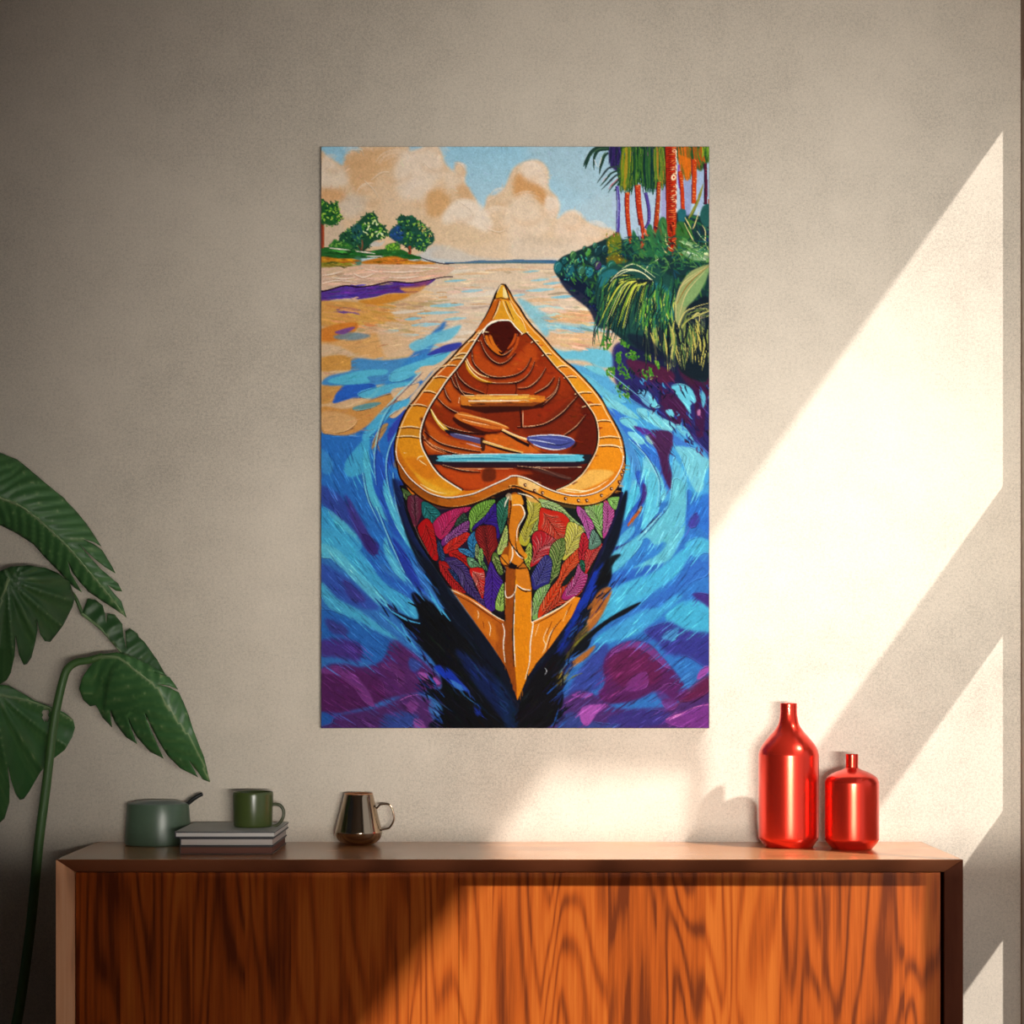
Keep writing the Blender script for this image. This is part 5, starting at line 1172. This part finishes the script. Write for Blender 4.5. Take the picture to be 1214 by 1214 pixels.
# stern tip
fr('N')
P('#b8621a', [(540,215),(590,215),(540,330),(500,420),(420,480),(350,510),(440,390)], .3, 1); P('#dba02c', [(560,150),(600,70),(640,100),(660,190),(550,195)], .3, 1); P('#f0dca0', [(620,80),(650,130),(665,185),(620,180)], .4, .9)
P('#d8962a', [(600,215),(640,215),(690,380),(660,400),(540,400),(560,330)], .3, 1); P('#e0a63a', [(640,215),(690,250),(760,370),(840,500),(810,520),(740,460),(690,380)], .3, 1)
for pts in ([(590,215),(565,300),(520,395)],[(615,215),(650,310),(700,410)],[(680,215),(740,330),(800,400),(840,500)]): S('#f4dca8', pts, .5, .4, .9)
for pts in ([(575,215),(548,310),(505,400)],[(640,220),(680,320),(720,400)],[(540,200),(600,190),(670,205)]): S('#4a1f10', pts, .5, .4, 1.)
S('#fbf0dc', [(420,530),(460,460),(510,418),(570,405),(640,402),(690,410),(740,470),(800,530)], 1.1, 1., 1.3); S('#1c0a0c', [(540,205),(550,150),(585,80),(610,60),(640,80),(680,210)], .9, .9, 1.2); S('#f3e6c8', [(560,140),(590,75),(612,66)], .4, .3, .7)
WK[0] = 1.15
# ---- feathered bow
def feather(f, col, pts, spine, lt, dk, n=9, wb=.7, ang=.75):
    fr(f); q = topx(pts); q = q.mean(0)+(q-q.mean(0))*1.13; q = q+rng.normal(0,.35,q.shape); qq = catmull(q, 5, True); sp = catmull(topx(spine), 6); fr('px')
    S('#0e0c12', [tuple(p) for p in qq]+[tuple(qq[0])], .9, smooth=False)
    P(col, [tuple(p) for p in qq], .2, 1, smooth=False)
    clip([tuple(p) for p in qq], False)
    d = np.gradient(sp, axis=0); d /= np.maximum(np.hypot(d[:,0], d[:,1]), 1e-6)[:,None]
    ext = max(np.ptp(q[:,0]), np.ptp(q[:,1]))*.55
    n = int(n*1.5)
    for i in range(n*2):
        t = (i//2+.3)/n*(len(sp)-1); j = int(t); p = sp[j]; side = 1 if i % 2 else -1
        th = math.atan2(d[j,1], d[j,0])+side*ang; l = ext*.75
        e = (p[0]+math.cos(th)*l, p[1]+math.sin(th)*l); m = ((p[0]+e[0])/2+math.cos(th-side*1.2)*l*.10, (p[1]+e[1])/2+math.sin(th-side*1.2)*l*.10)
        m = (m[0]+rng.normal(0,.35), m[1]+rng.normal(0,.35)); S(lt, [tuple(p), m, e], wb*.5, wb*.4, wb*.85, a=.8); o = .95
        S(dk, [(p[0]+d[j,0]*o,p[1]+d[j,1]*o), (m[0]+d[j,0]*o,m[1]+d[j,1]*o), (e[0]+d[j,0]*o,e[1]+d[j,1]*o)], wb*.6, wb*.5, wb*1.1, a=.85)
    S(dk, [tuple(p) for p in sp], .5, .4, .7); clip()
mx = lambda c, k: tuple(np.clip(hexc(c)*k, 0, 1)); 
def fe(f, col, pts, spine, n=8, lt=None, **kw): feather(f, mx(col,.92), pts, spine, lt or tuple(np.clip(hexc(col)*1.25+.16,0,1)), mx(col,.42), n, **kw)
fr('D'); P('#2b1d3c', [(130,150),(560,150),(575,660),(330,530),(200,300)], 3, .8, smooth=False); P('#1c2a24', [(680,130),(1110,110),(940,560),(720,670)], 3, .7, smooth=False)
fe('I', '#4f6a3a', [(-30,-90),(40,-60),(90,0),(60,40),(20,20),(-10,-20)], [(-10,-60),(60,30)], 5)
fe('I', '#6d2b45', [(60,0),(180,0),(195,100),(160,220),(115,300),(75,200),(40,100)], [(125,290),(115,150),(110,0)], 6, '#c79aa8', ang=.25)
fe('I', '#1f6e70', [(210,60),(290,80),(370,150),(380,200),(330,260),(280,265),(230,220),(205,150)], [(220,90),(280,170),(350,240)], 6)
fe('I', '#b3275f', [(700,125),(620,200),(540,290),(480,370),(420,440),(360,400),(320,340),(330,280),(390,210),(460,170),(560,140)], [(400,430),(480,300),(580,200),(690,130)], 11)
fe('I', '#6d9a3e', [(980,40),(950,120),(880,220),(800,290),(740,350),(725,250),(730,160),(780,100),(880,50)], [(740,340),(820,200),(960,60)], 9)
fe('I', '#2d6b57', [(1160,10),(1165,100),(1130,220),(1060,380),(1020,250),(1010,120),(1060,40)], [(1060,370),(1090,200),(1150,30)], 7)
fe('I', '#3a1f86', [(990,90),(1005,250),(1030,400),(990,420),(930,310),(850,290),(770,350),(800,290),(900,210)], [(800,320),(900,260),(990,150)], 5, '#5a40a8')
fe('I', '#b5161b', [(240,260),(300,320),(330,430),(350,560),(360,660),(300,650),(230,520),(160,350)], [(230,290),(290,460),(340,640)], 5, '#d84a40')
fe('I', '#2a4a3a', [(560,300),(600,220),(660,180),(690,240),(640,270),(600,310)], [(570,300),(680,200)], 4)
fe('I', '#7b2f80', [(690,270),(680,370),(600,410),(500,470),(430,520),(430,460),(520,370),(600,310)], [(440,500),(540,410),(690,300)], 8, '#d8a8d8')
fe('I', '#c92a20', [(700,410),(690,450),(630,510),(560,570),(470,600),(450,550),(520,470),(600,430),(660,400)], [(460,580),(560,510),(690,420)], 7)
fe('I', '#b81c1c', [(500,610),(600,590),(690,680),(720,770),(640,720),(540,680)], [(510,610),(620,660),(710,750)], 4, '#d84a38')
fe('I', '#2d78a8', [(770,390),(790,480),(800,570),(760,640),(710,560),(695,480),(730,420)], [(765,630),(750,520),(770,400)], 5)
fe('I', '#3a7fb0', [(600,570),(700,580),(760,650),(690,640),(620,600)], [(610,575),(750,645)], 3)
fe('I', '#7c1a1e', [(860,330),(980,340),(1000,440),(1010,530),(950,620),(930,740),(900,640),(830,530),(790,430),(810,360)], [(930,730),(910,560),(880,340)], 8, '#d8504a', ang=.45)
fe('I', '#5f8d6a', [(700,670),(760,680),(830,770),(740,770),(705,720)], [(705,680),(820,765)], 5)
fe('I', '#7fb060', [(850,560),(860,650),(840,740),(810,680),(810,600)], [(845,730),(835,580)], 4); fe('I', '#8a9a6a', [(790,520),(820,560),(800,660),(780,620)], [(800,650),(800,530)], 3)
fe('I', '#4a7a4a', [(860,700),(890,740),(900,800),(860,770)], [(860,710),(895,795)], 3)
fe('I', '#a9c56b', [(1120,320),(1130,450),(1110,560),(1050,610),(1035,570),(1080,430)], [(1045,600),(1090,470),(1120,340)], 7)
fe('I', '#5f7a3a', [(980,620),(1030,640),(1060,740),(1080,820),(1040,830),(990,740),(970,680)], [(985,640),(1060,820)], 7, '#c8d88a')
fe('I', '#3f2a6b', [(440,700),(560,690),(660,760),(730,860),(760,980),(830,1070),(880,1160),(860,1180),(760,1090),(660,1010),(600,900),(520,790)], [(450,705),(620,790),(700,950),(860,1170)], 12, '#8f80b8')
fe('I', '#4a2391', [(950,740),(1010,850),(1070,920),(1060,1010),(1000,1100),(990,1214),(920,1214),(880,1080),(890,940),(920,830)], [(950,760),(970,950),(950,1200)], 7, '#7a58c0')
fe('I', '#c9201e', [(740,800),(850,800),(880,880),(870,980),(855,1090),(820,1020),(770,920),(730,850)], [(745,810),(810,900),(855,1080)], 9, '#f0b8a8')
fe('I', '#a31a1c', [(390,720),(470,740),(520,830),(580,930),(650,1030),(560,1010),(480,960),(410,850)], [(400,730),(500,880),(640,1025)], 8)
fe('I', '#27436e', [(370,480),(410,540),(440,650),(400,680),(370,580)], [(375,490),(400,670)], 4); fe('I', '#1f3a6a', [(490,790),(560,850),(610,920),(560,900)], [(500,800),(600,915)], 3)
fe('I', '#8fb558', [(1090,970),(1100,1214),(1010,1214),(1030,1090)], [(1050,1210),(1080,980)], 6)
fe('J', '#9fc07a', [(350,30),(460,50),(560,90),(640,170),(720,250),(780,300),(760,330),(660,260),(560,180),(470,120),(380,100)], [(360,50),(560,130),(770,315)], 12, '#dcecc0')
fe('J', '#b9b23a', [(220,30),(290,40),(345,90),(340,190),(290,280),(250,350),(240,430),(200,470),(150,430),(160,330),(200,240),(220,150)], [(190,460),(220,300),(280,150),(280,50)], 11, '#e6de90')
fe('J', '#a3b84a', [(230,480),(260,520),(250,640),(240,720),(200,650),(190,590)], [(240,490),(225,700)], 6)
fe('J', '#9fb060', [(300,260),(340,220),(345,340),(280,370),(250,380)], [(260,380),(340,240)], 5)
fe('J', '#c52f20', [(370,130),(450,140),(560,170),(630,240),(600,330),(560,420),(480,460),(400,400),(350,330),(355,220)], [(380,150),(470,280),(560,420)], 10, '#ee9a80')
fe('J', '#b22430', [(280,400),(350,360),(420,400),(500,460),(450,530),(430,590),(340,640),(260,690),(290,560)], [(270,680),(350,520),(480,460)], 10, '#e8a0a0')
fe('J', '#c3bd4e', [(650,270),(770,330),(760,420),(740,510),(670,560),(600,620),(590,500),(610,400)], [(610,600),(680,450),(750,330)], 11, '#eee6a0')
fe('J', '#5d7a3c', [(480,500),(580,440),(590,560),(560,650),(540,760),(480,830),(430,890),(470,700),(450,600)], [(450,870),(530,650),(570,460)], 10, '#d3dc98')
fe('J', '#34327e', [(400,610),(460,660),(450,760),(420,880),(290,920),(270,830),(310,720)], [(300,910),(370,760),(420,630)], 8, '#8c90c8')
fe('J', '#86b268', [(440,900),(400,1000),(350,1120),(330,1214),(250,1214),(270,1080),(320,960)], [(280,1210),(350,1050),(430,910)], 7, '#d0e4b8')
fe('J', '#bf3a1e', [(540,950),(620,900),(700,820),(780,900),(740,980),(620,1060),(500,1120),(390,1185)], [(400,1180),(560,1050),(740,900)], 10, '#e89a7a')
fe('J', '#d2431c', [(740,540),(750,640),(700,720),(620,800),(570,880),(540,960),(470,1060),(380,1180),(350,1180),(380,1070),(460,930),(540,830),(580,700),(650,620)], [(370,1170),(520,920),(620,730),(735,560)], 14, '#f0a070')
fe('J', '#a32f74', [(740,690),(820,790),(790,900),(720,980),(640,1030),(590,1010),(640,900),(700,820)], [(610,1010),(700,900),(770,740)], 8, '#e6a8cc')
fe('J', '#b31e32', [(780,380),(840,440),(830,560),(770,650),(750,560)], [(770,640),(800,390)], 5, '#d85a5a')
fe('J', '#c0292a', [(970,480),(930,580),(870,680),(820,760),(810,640),(840,530)], [(825,740),(870,600),(960,490)], 8, '#ec9a90')
fe('J', '#b0509a', [(750,100),(850,190),(890,260),(870,420),(840,400),(790,270),(740,170)], [(760,110),(830,250),(860,410)], 7, '#e0a8d4')
fe('J', '#7cae5c', [(820,110),(1000,80),(1000,250),(990,390),(940,350),(890,230)], [(985,380),(930,200),(850,110)], 9, '#cfe4b4')
fe('J', '#b5478f', [(1010,50),(1090,100),(1100,200),(1060,300),(1000,390),(1000,200)], [(1005,370),(1040,220),(1040,70)], 9, '#e2a4d0')
fe('J', '#7cae5c', [(1060,20),(1160,0),(1150,60),(1110,110)], [(1070,20),(1140,80)], 4); fe('J', '#5f8374', [(890,340),(960,420),(960,480),(860,510)], [(870,500),(920,380)], 4); fe('J', '#1f5a44', [(760,650),(800,660),(800,760),(770,720)], [(770,660),(795,750)], 3)
WK[0] = 1.35
# front lip
fr('px')
def cv(f, pts): fr(f); q = topx(pts); fr('px'); return [tuple(p) for p in q]
LT = cv('L', [(75,600),(95,690),(130,750),(200,850),(300,940),(400,1005),(520,1042),(620,1047),(760,1025),(850,1000),(1000,930),(1150,862)])+cv('M', [(40,845),(110,842),(220,875),(330,932),(430,977),(560,1017),(660,1032),(760,1027),(880,992),(990,922),(1060,842),(1110,735),(1125,650)])
LB = cv('L', [(82,700),(105,820),(140,890),(250,1000),(360,1078),(480,1128),(600,1148),(740,1132),(900,1080),(1050,1010),(1180,962)])+cv('M', [(30,945),(100,942),(200,977),(300,1012),(400,1058),(500,1093),(620,1118),(730,1127),(850,1112),(960,1062),(1050,972),(1110,862),(1138,740)])
P('#a8631a', LT+LB[::-1], 0, 1, smooth=False)
P('#e0902a', cv('M', [(110,845),(330,935),(560,1020),(760,1030),(990,925),(1110,740),(1135,760),(1050,972),(850,1110),(620,1116),(400,1056),(200,975),(110,940)]), .3, 1, smooth=False)
P('#e9b878', cv('M', [(110,845),(220,878),(330,935),(300,1000),(200,965),(120,930)]), .6, 1, smooth=False); P('#b5681c', cv('L', [(760,1030),(1000,935),(1214,835),(1214,940),(1050,1000),(900,1060)]), 1., .9, smooth=False)
P('#7a4312', cv('L', [(80,620),(130,760),(300,945),(480,1040),(480,1110),(250,990),(110,830)]), 1.5, .55, smooth=False)
repaint(LT+LB[::-1], lambda x,y: .1, 90, 8, 1.3, .1, .02, .15, .6)
S('#2a100a', LB, 1.4, 1.2, 1.8); S('#3a1810', [(x,y+.9) for x,y in LT], .8, .8, 1.); S('#fbf0dc', LT, .7, .7, 1.05)
S('#e8b06a', [(x,y-1.2) for x, y in LB[6:]], .3, .4, .7)
fr('M')
for x, y in ((180,930),(270,985),(345,1005),(565,1060),(690,1078),(770,1078),(910,1030),(1005,965),(1080,900),(1105,830),(1120,790)):
    P('#4a1a14', [(x-14,y-10),(x+10,y-16),(x+16,y+6),(x-4,y+18)], .2, 1); P('#f3d9b0', [(x-2,y-4),(x+12,y-6),(x+10,y+8)], .2, 1)
for pts in ([(540,960),(640,975),(760,985),(900,940)],[(560,985),(700,1000),(850,960),(980,880)]): S('#f8e2b0', pts, .5, .3, 1.)
S('#f6dcb0', [(890,550),(1000,545),(1080,565),(1105,620)], .6, .5, .9)
fr('L')
for pts in ([(280,690),(300,660),(350,650)],[(300,690),(340,720),(370,740)],[(310,920),(400,970),(480,1000),(560,1010)],[(150,620),(180,625)]): S('#f6e0a8', pts, .5, .3, .9)

# shade line between feathers and hull edge
fr('D')
S('#0c0e14', [(95,60),(130,190),(170,290),(230,390),(290,480),(340,545)], 2., 1.4, 2.4); S('#1a1a40', [(1125,90),(1090,210),(1050,310),(1010,410),(960,520),(930,590)], 2, 1.6, 2.6)
S('#c8a08a', [(160,240),(190,310),(230,380)], .3, .3, .6, a=.7)
# lower planks and stem
P('#b5651c', [(330,535),(400,575),(470,620),(530,660),(580,690),(584,900),(540,830),(490,760),(440,690),(390,620)], .2, 1, smooth=False); P('#8a4a14', [(540,700),(580,690),(584,900),(540,830)], 2, .5, smooth=False); P('#cf7a1e', [(440,640),(520,690),(550,780),(500,760),(450,700)], 3, .6)
P('#d8821e', [(700,695),(760,665),(830,630),(900,575),(932,580),(890,670),(840,740),(790,810),(730,880),(688,945)], .2, 1, smooth=False)
S('#f8e6c8', [(335,545),(410,580),(480,628),(540,668),(578,688)], .6, .5, 1.2); S('#5a2410', [(340,560),(420,600),(500,655),(570,705)], .5, .4, .9); S('#e07a2a', [(350,545),(440,595),(520,650)], 1., .6, 1.4)
S('#f8e6c8', [(705,695),(770,662),(840,625),(905,575)], .6, .5, 1.3); S('#f4dcb0', [(720,690),(790,655),(860,615)], .4, .3, .8); S('#5a2410', [(715,705),(800,660),(880,605)], .4, .4, .9)
for pts in ([(505,690),(515,720),(510,760)],[(455,640),(460,660),(455,680)],[(835,690),(790,750),(765,830)],[(780,720),(760,770),(770,800),(755,840)],[(870,640),(850,690)],[(740,700),(720,760)]): S('#f3dcb4', pts, .4, .3, .8)
for pts in ([(845,680),(800,740),(775,830)],[(800,690),(775,750)],[(890,610),(865,660)],[(480,690),(485,720)]): S('#5a2410', pts, .5, .4, .9)
P('#8f4d14', [(585,440),(632,450),(625,540),(622,740),(628,900),(640,1055),(610,970),(582,890),(576,800),(582,690)], .2, 1, smooth=False)
P('#dc8614', [(632,445),(690,455),(705,540),(702,690),(718,700),(702,800),(695,880),(680,960),(640,1055),(628,900),(624,740),(628,540)], .2, 1, smooth=False)
P('#8f4d14', [(604,110),(640,100),(620,200),(600,260),(605,330),(600,440),(575,430),(560,400),(580,350),(598,330),(595,230)], .2, 1); P('#c97a1e', [(610,140),(660,150),(672,190),(640,250),(630,330),(650,390),(668,410),(640,430),(600,400),(604,330),(598,260)], .2, 1)
P('#e0912a', [(612,105),(655,105),(668,140),(660,150),(615,150)], .2, 1); P('#dc8a20', [(655,230),(646,262),(645,310),(668,362),(686,385),(672,402),(645,372),(632,320),(636,270)], .2, .9); P('#d98a24', [(560,390),(590,380),(600,420),(575,425)], .2, .9); P('#c87a22', [(668,420),(695,470),(700,540),(650,520),(630,470),(640,430)], .2, .9)
repaint([(585,440),(700,450),(715,700),(680,960),(640,1050),(580,880)], lambda x,y: 1.55, 90, 9, 1.4, .08, .015, .06, .6)
for pts in ([(615,152),(650,150),(665,165),(672,200),(640,260),(636,320)],[(612,330),(618,380),(605,420)],[(620,340),(640,380),(665,400)],[(583,440),(583,560),(600,580),(625,560),(635,520)],[(635,520),(665,540),(700,545)],[(628,560),(622,740),(630,900)],[(708,560),(704,685),(712,700),(700,790),(695,880),(675,960)],[(570,700),(580,740),(574,800),(582,880)],[(600,110),(585,140),(580,160)]):
    S('#fbeed8', pts, .6, .5, 1.05)
for pts in ([(598,250),(605,320),(640,370),(672,395)],[(560,385),(600,430),(640,440),(672,408)],[(606,110),(610,150),(600,230),(598,260)],[(585,440),(578,560),(582,690)],[(660,110),(675,150),(685,200),(650,280)],[(690,440),(708,550),(706,690)],[(640,530),(670,550),(705,550)],[(626,560),(618,740),(622,900)],[(578,430),(640,445),(690,440)]):
    S('#1c0c0c', pts, .7, .6, 1.1)
P('#e6c9a0', [(585,110),(600,95),(615,108),(610,130)], .3, .6); P('#d9a05a', [(680,100),(730,110),(735,140),(690,130)], .4, .8); S('#f6e6cc', [(640,95),(680,105),(735,125)], .5, .4, 1.); S('#2a100a', [(530,120),(600,88),(640,84),(700,105),(745,140)], .8, .8, 1.3)
WK[0] = 1.25
# last fine bristle lines along the current of the water
fr('px')
def lines(poly, n, L, w, jit):
    q = np.array(poly, float); k = 0
    for x, y in rng.uniform(q.min(0), q.max(0), (n*3, 2)):
        if k >= n: break
        if not inside(np.array([[x, y]]), q)[0]: continue
        k += 1; c0 = at(x, y); P_ = [(x, y)]; th = waterang(x, y)+rng.normal(0,.08); l = L*rng.uniform(.5,1.5)
        for _ in range(4):
            x += math.cos(th)*l/4; y += math.sin(th)*l/4
            if np.abs(at(x, y)-c0).sum() > .75: break
            P_.append((x, y)); th = waterang(x, y)+rng.normal(0,.06)
        if len(P_) < 3: continue
        f = rng.choice([-1, 1]); S(np.clip(c0*(1+f*jit)+(.05 if f > 0 else 0), 0, 1), P_, .3, .2, w*rng.uniform(.6,1.3), a=.8)
lines([(381,520),(440,500),(466,520),(478,600),(530,700),(585,800),(600,862),(381,862)], 520, 17, .9, .28)
lines([(745,450),(840,440),(840,862),(625,862),(690,740),(740,600)], 560, 17, .9, .28)
# ---- weave, bristle marks, then lay the paint on a finely divided canvas
yy, xx = np.mgrid[0:PH, 0:PW].astype(np.float32)/SS
g = rng.normal(0, 1, (PH, PW)).astype(np.float32)
fine = boxblur(g, 1); fine /= fine.std()
med = boxblur(boxblur(rng.normal(0, 1, (PH, PW)).astype(np.float32), 5), 5); med /= med.std()
weave = np.sin(xx*2*np.pi/2.1)*np.sin(yy*2*np.pi/2.1)
IMG *= (1+.028*fine+.010*med+.018*weave)[..., None]
# ridge of every stroke catches a thin bright edge in the real paint relief
HGT = np.clip(HGT, 0, 6); HGT = HGT-boxblur(HGT, 12)
f2 = 2
Hn, Wn = PH//f2, PW//f2
col = np.clip(IMG[:Hn*f2, :Wn*f2].reshape(Hn, f2, Wn, f2, 3).mean((1,3)), 0, 1)
hg = (HGT+.35*fine+.25*weave)[:Hn*f2, :Wn*f2].reshape(Hn, f2, Wn, f2).mean((1,3))
LIGHT_OFFSET = np.interp(np.arange(Hn), [0, Hn*.25, Hn*.6, Hn], [1.12, 1.05, .88, .78])[:, None, None]     # paler upwards, deeper below: offsets the room light's falloff in the colour
col = np.clip(col+(col-.5)*.24*(1-np.abs(2*col-1)), 0, 1)
lincol = np.where(col <= .04045, col/12.92, ((col+.055)/1.055)**2.4)*LIGHT_OFFSET
pa, pb = W(PX0, PY1, DC), W(PX1, PY0, DC)
painting = thing('painting', 'large unframed canvas painting of an orange canoe on blue water, hung on the wall', 'painting', ((pa.x+pb.x)/2, 0, (pa.z+pb.z)/2))
po = Vector(painting.location)
X = np.linspace(pa.x, pb.x, Wn); Z = np.linspace(pb.z, pa.z, Hn)
co = np.empty((Hn, Wn, 3), np.float32); co[..., 0] = X[None, :]-po.x; co[..., 2] = Z[:, None]-po.z; co[..., 1] = -.036-np.clip(hg, -2, 3)*.0006
me = bpy.data.meshes.new('canvas')
nv = Hn*Wn; nf = (Hn-1)*(Wn-1)
me.vertices.add(nv); me.vertices.foreach_set('co', co.ravel())
idx = np.arange(nv).reshape(Hn, Wn)
q = np.stack([idx[:-1,:-1], idx[1:,:-1], idx[1:,1:], idx[:-1,1:]], -1).reshape(-1)
me.loops.add(nf*4); me.loops.foreach_set('vertex_index', q.astype(np.int32))
me.polygons.add(nf); me.polygons.foreach_set('loop_start', np.arange(0, nf*4, 4, dtype=np.int32))
me.update(); me.validate()
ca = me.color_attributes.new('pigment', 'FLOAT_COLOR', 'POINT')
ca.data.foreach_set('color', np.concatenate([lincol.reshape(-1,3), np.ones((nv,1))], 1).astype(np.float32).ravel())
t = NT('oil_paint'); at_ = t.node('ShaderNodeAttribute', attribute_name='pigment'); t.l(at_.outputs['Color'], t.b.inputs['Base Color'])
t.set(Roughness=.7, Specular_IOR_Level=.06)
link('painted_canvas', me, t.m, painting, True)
# the canvas is wrapped over a stretcher: edges carry the dark wrapped paint
t = NT('canvas_edge'); v = t.coord(); k = t.noise(v, 9, 4, .6)
t.base(t.ramp(k, [(.35, (.05,.055,.09,1)), (.5, (.11,.10,.10,1)), (.68, (.20,.15,.11,1))])); t.set(Roughness=.8)
e = .0009
bm = bmesh.new()
for lo, hi in (((pa.x-e,-.0352,pa.z-e),(pa.x+.02,-.001,pb.z+e)), ((pb.x-.02,-.0352,pa.z-e),(pb.x+e,-.001,pb.z+e)),
               ((pa.x+.02,-.0352,pb.z-.02),(pb.x-.02,-.001,pb.z+e)), ((pa.x+.02,-.0352,pa.z-e),(pb.x-.02,-.001,pa.z+.02))):
    add_box(bm, Vector(lo)-po, Vector(hi)-po)
obj('stretcher_frame', bm, t.m, painting)
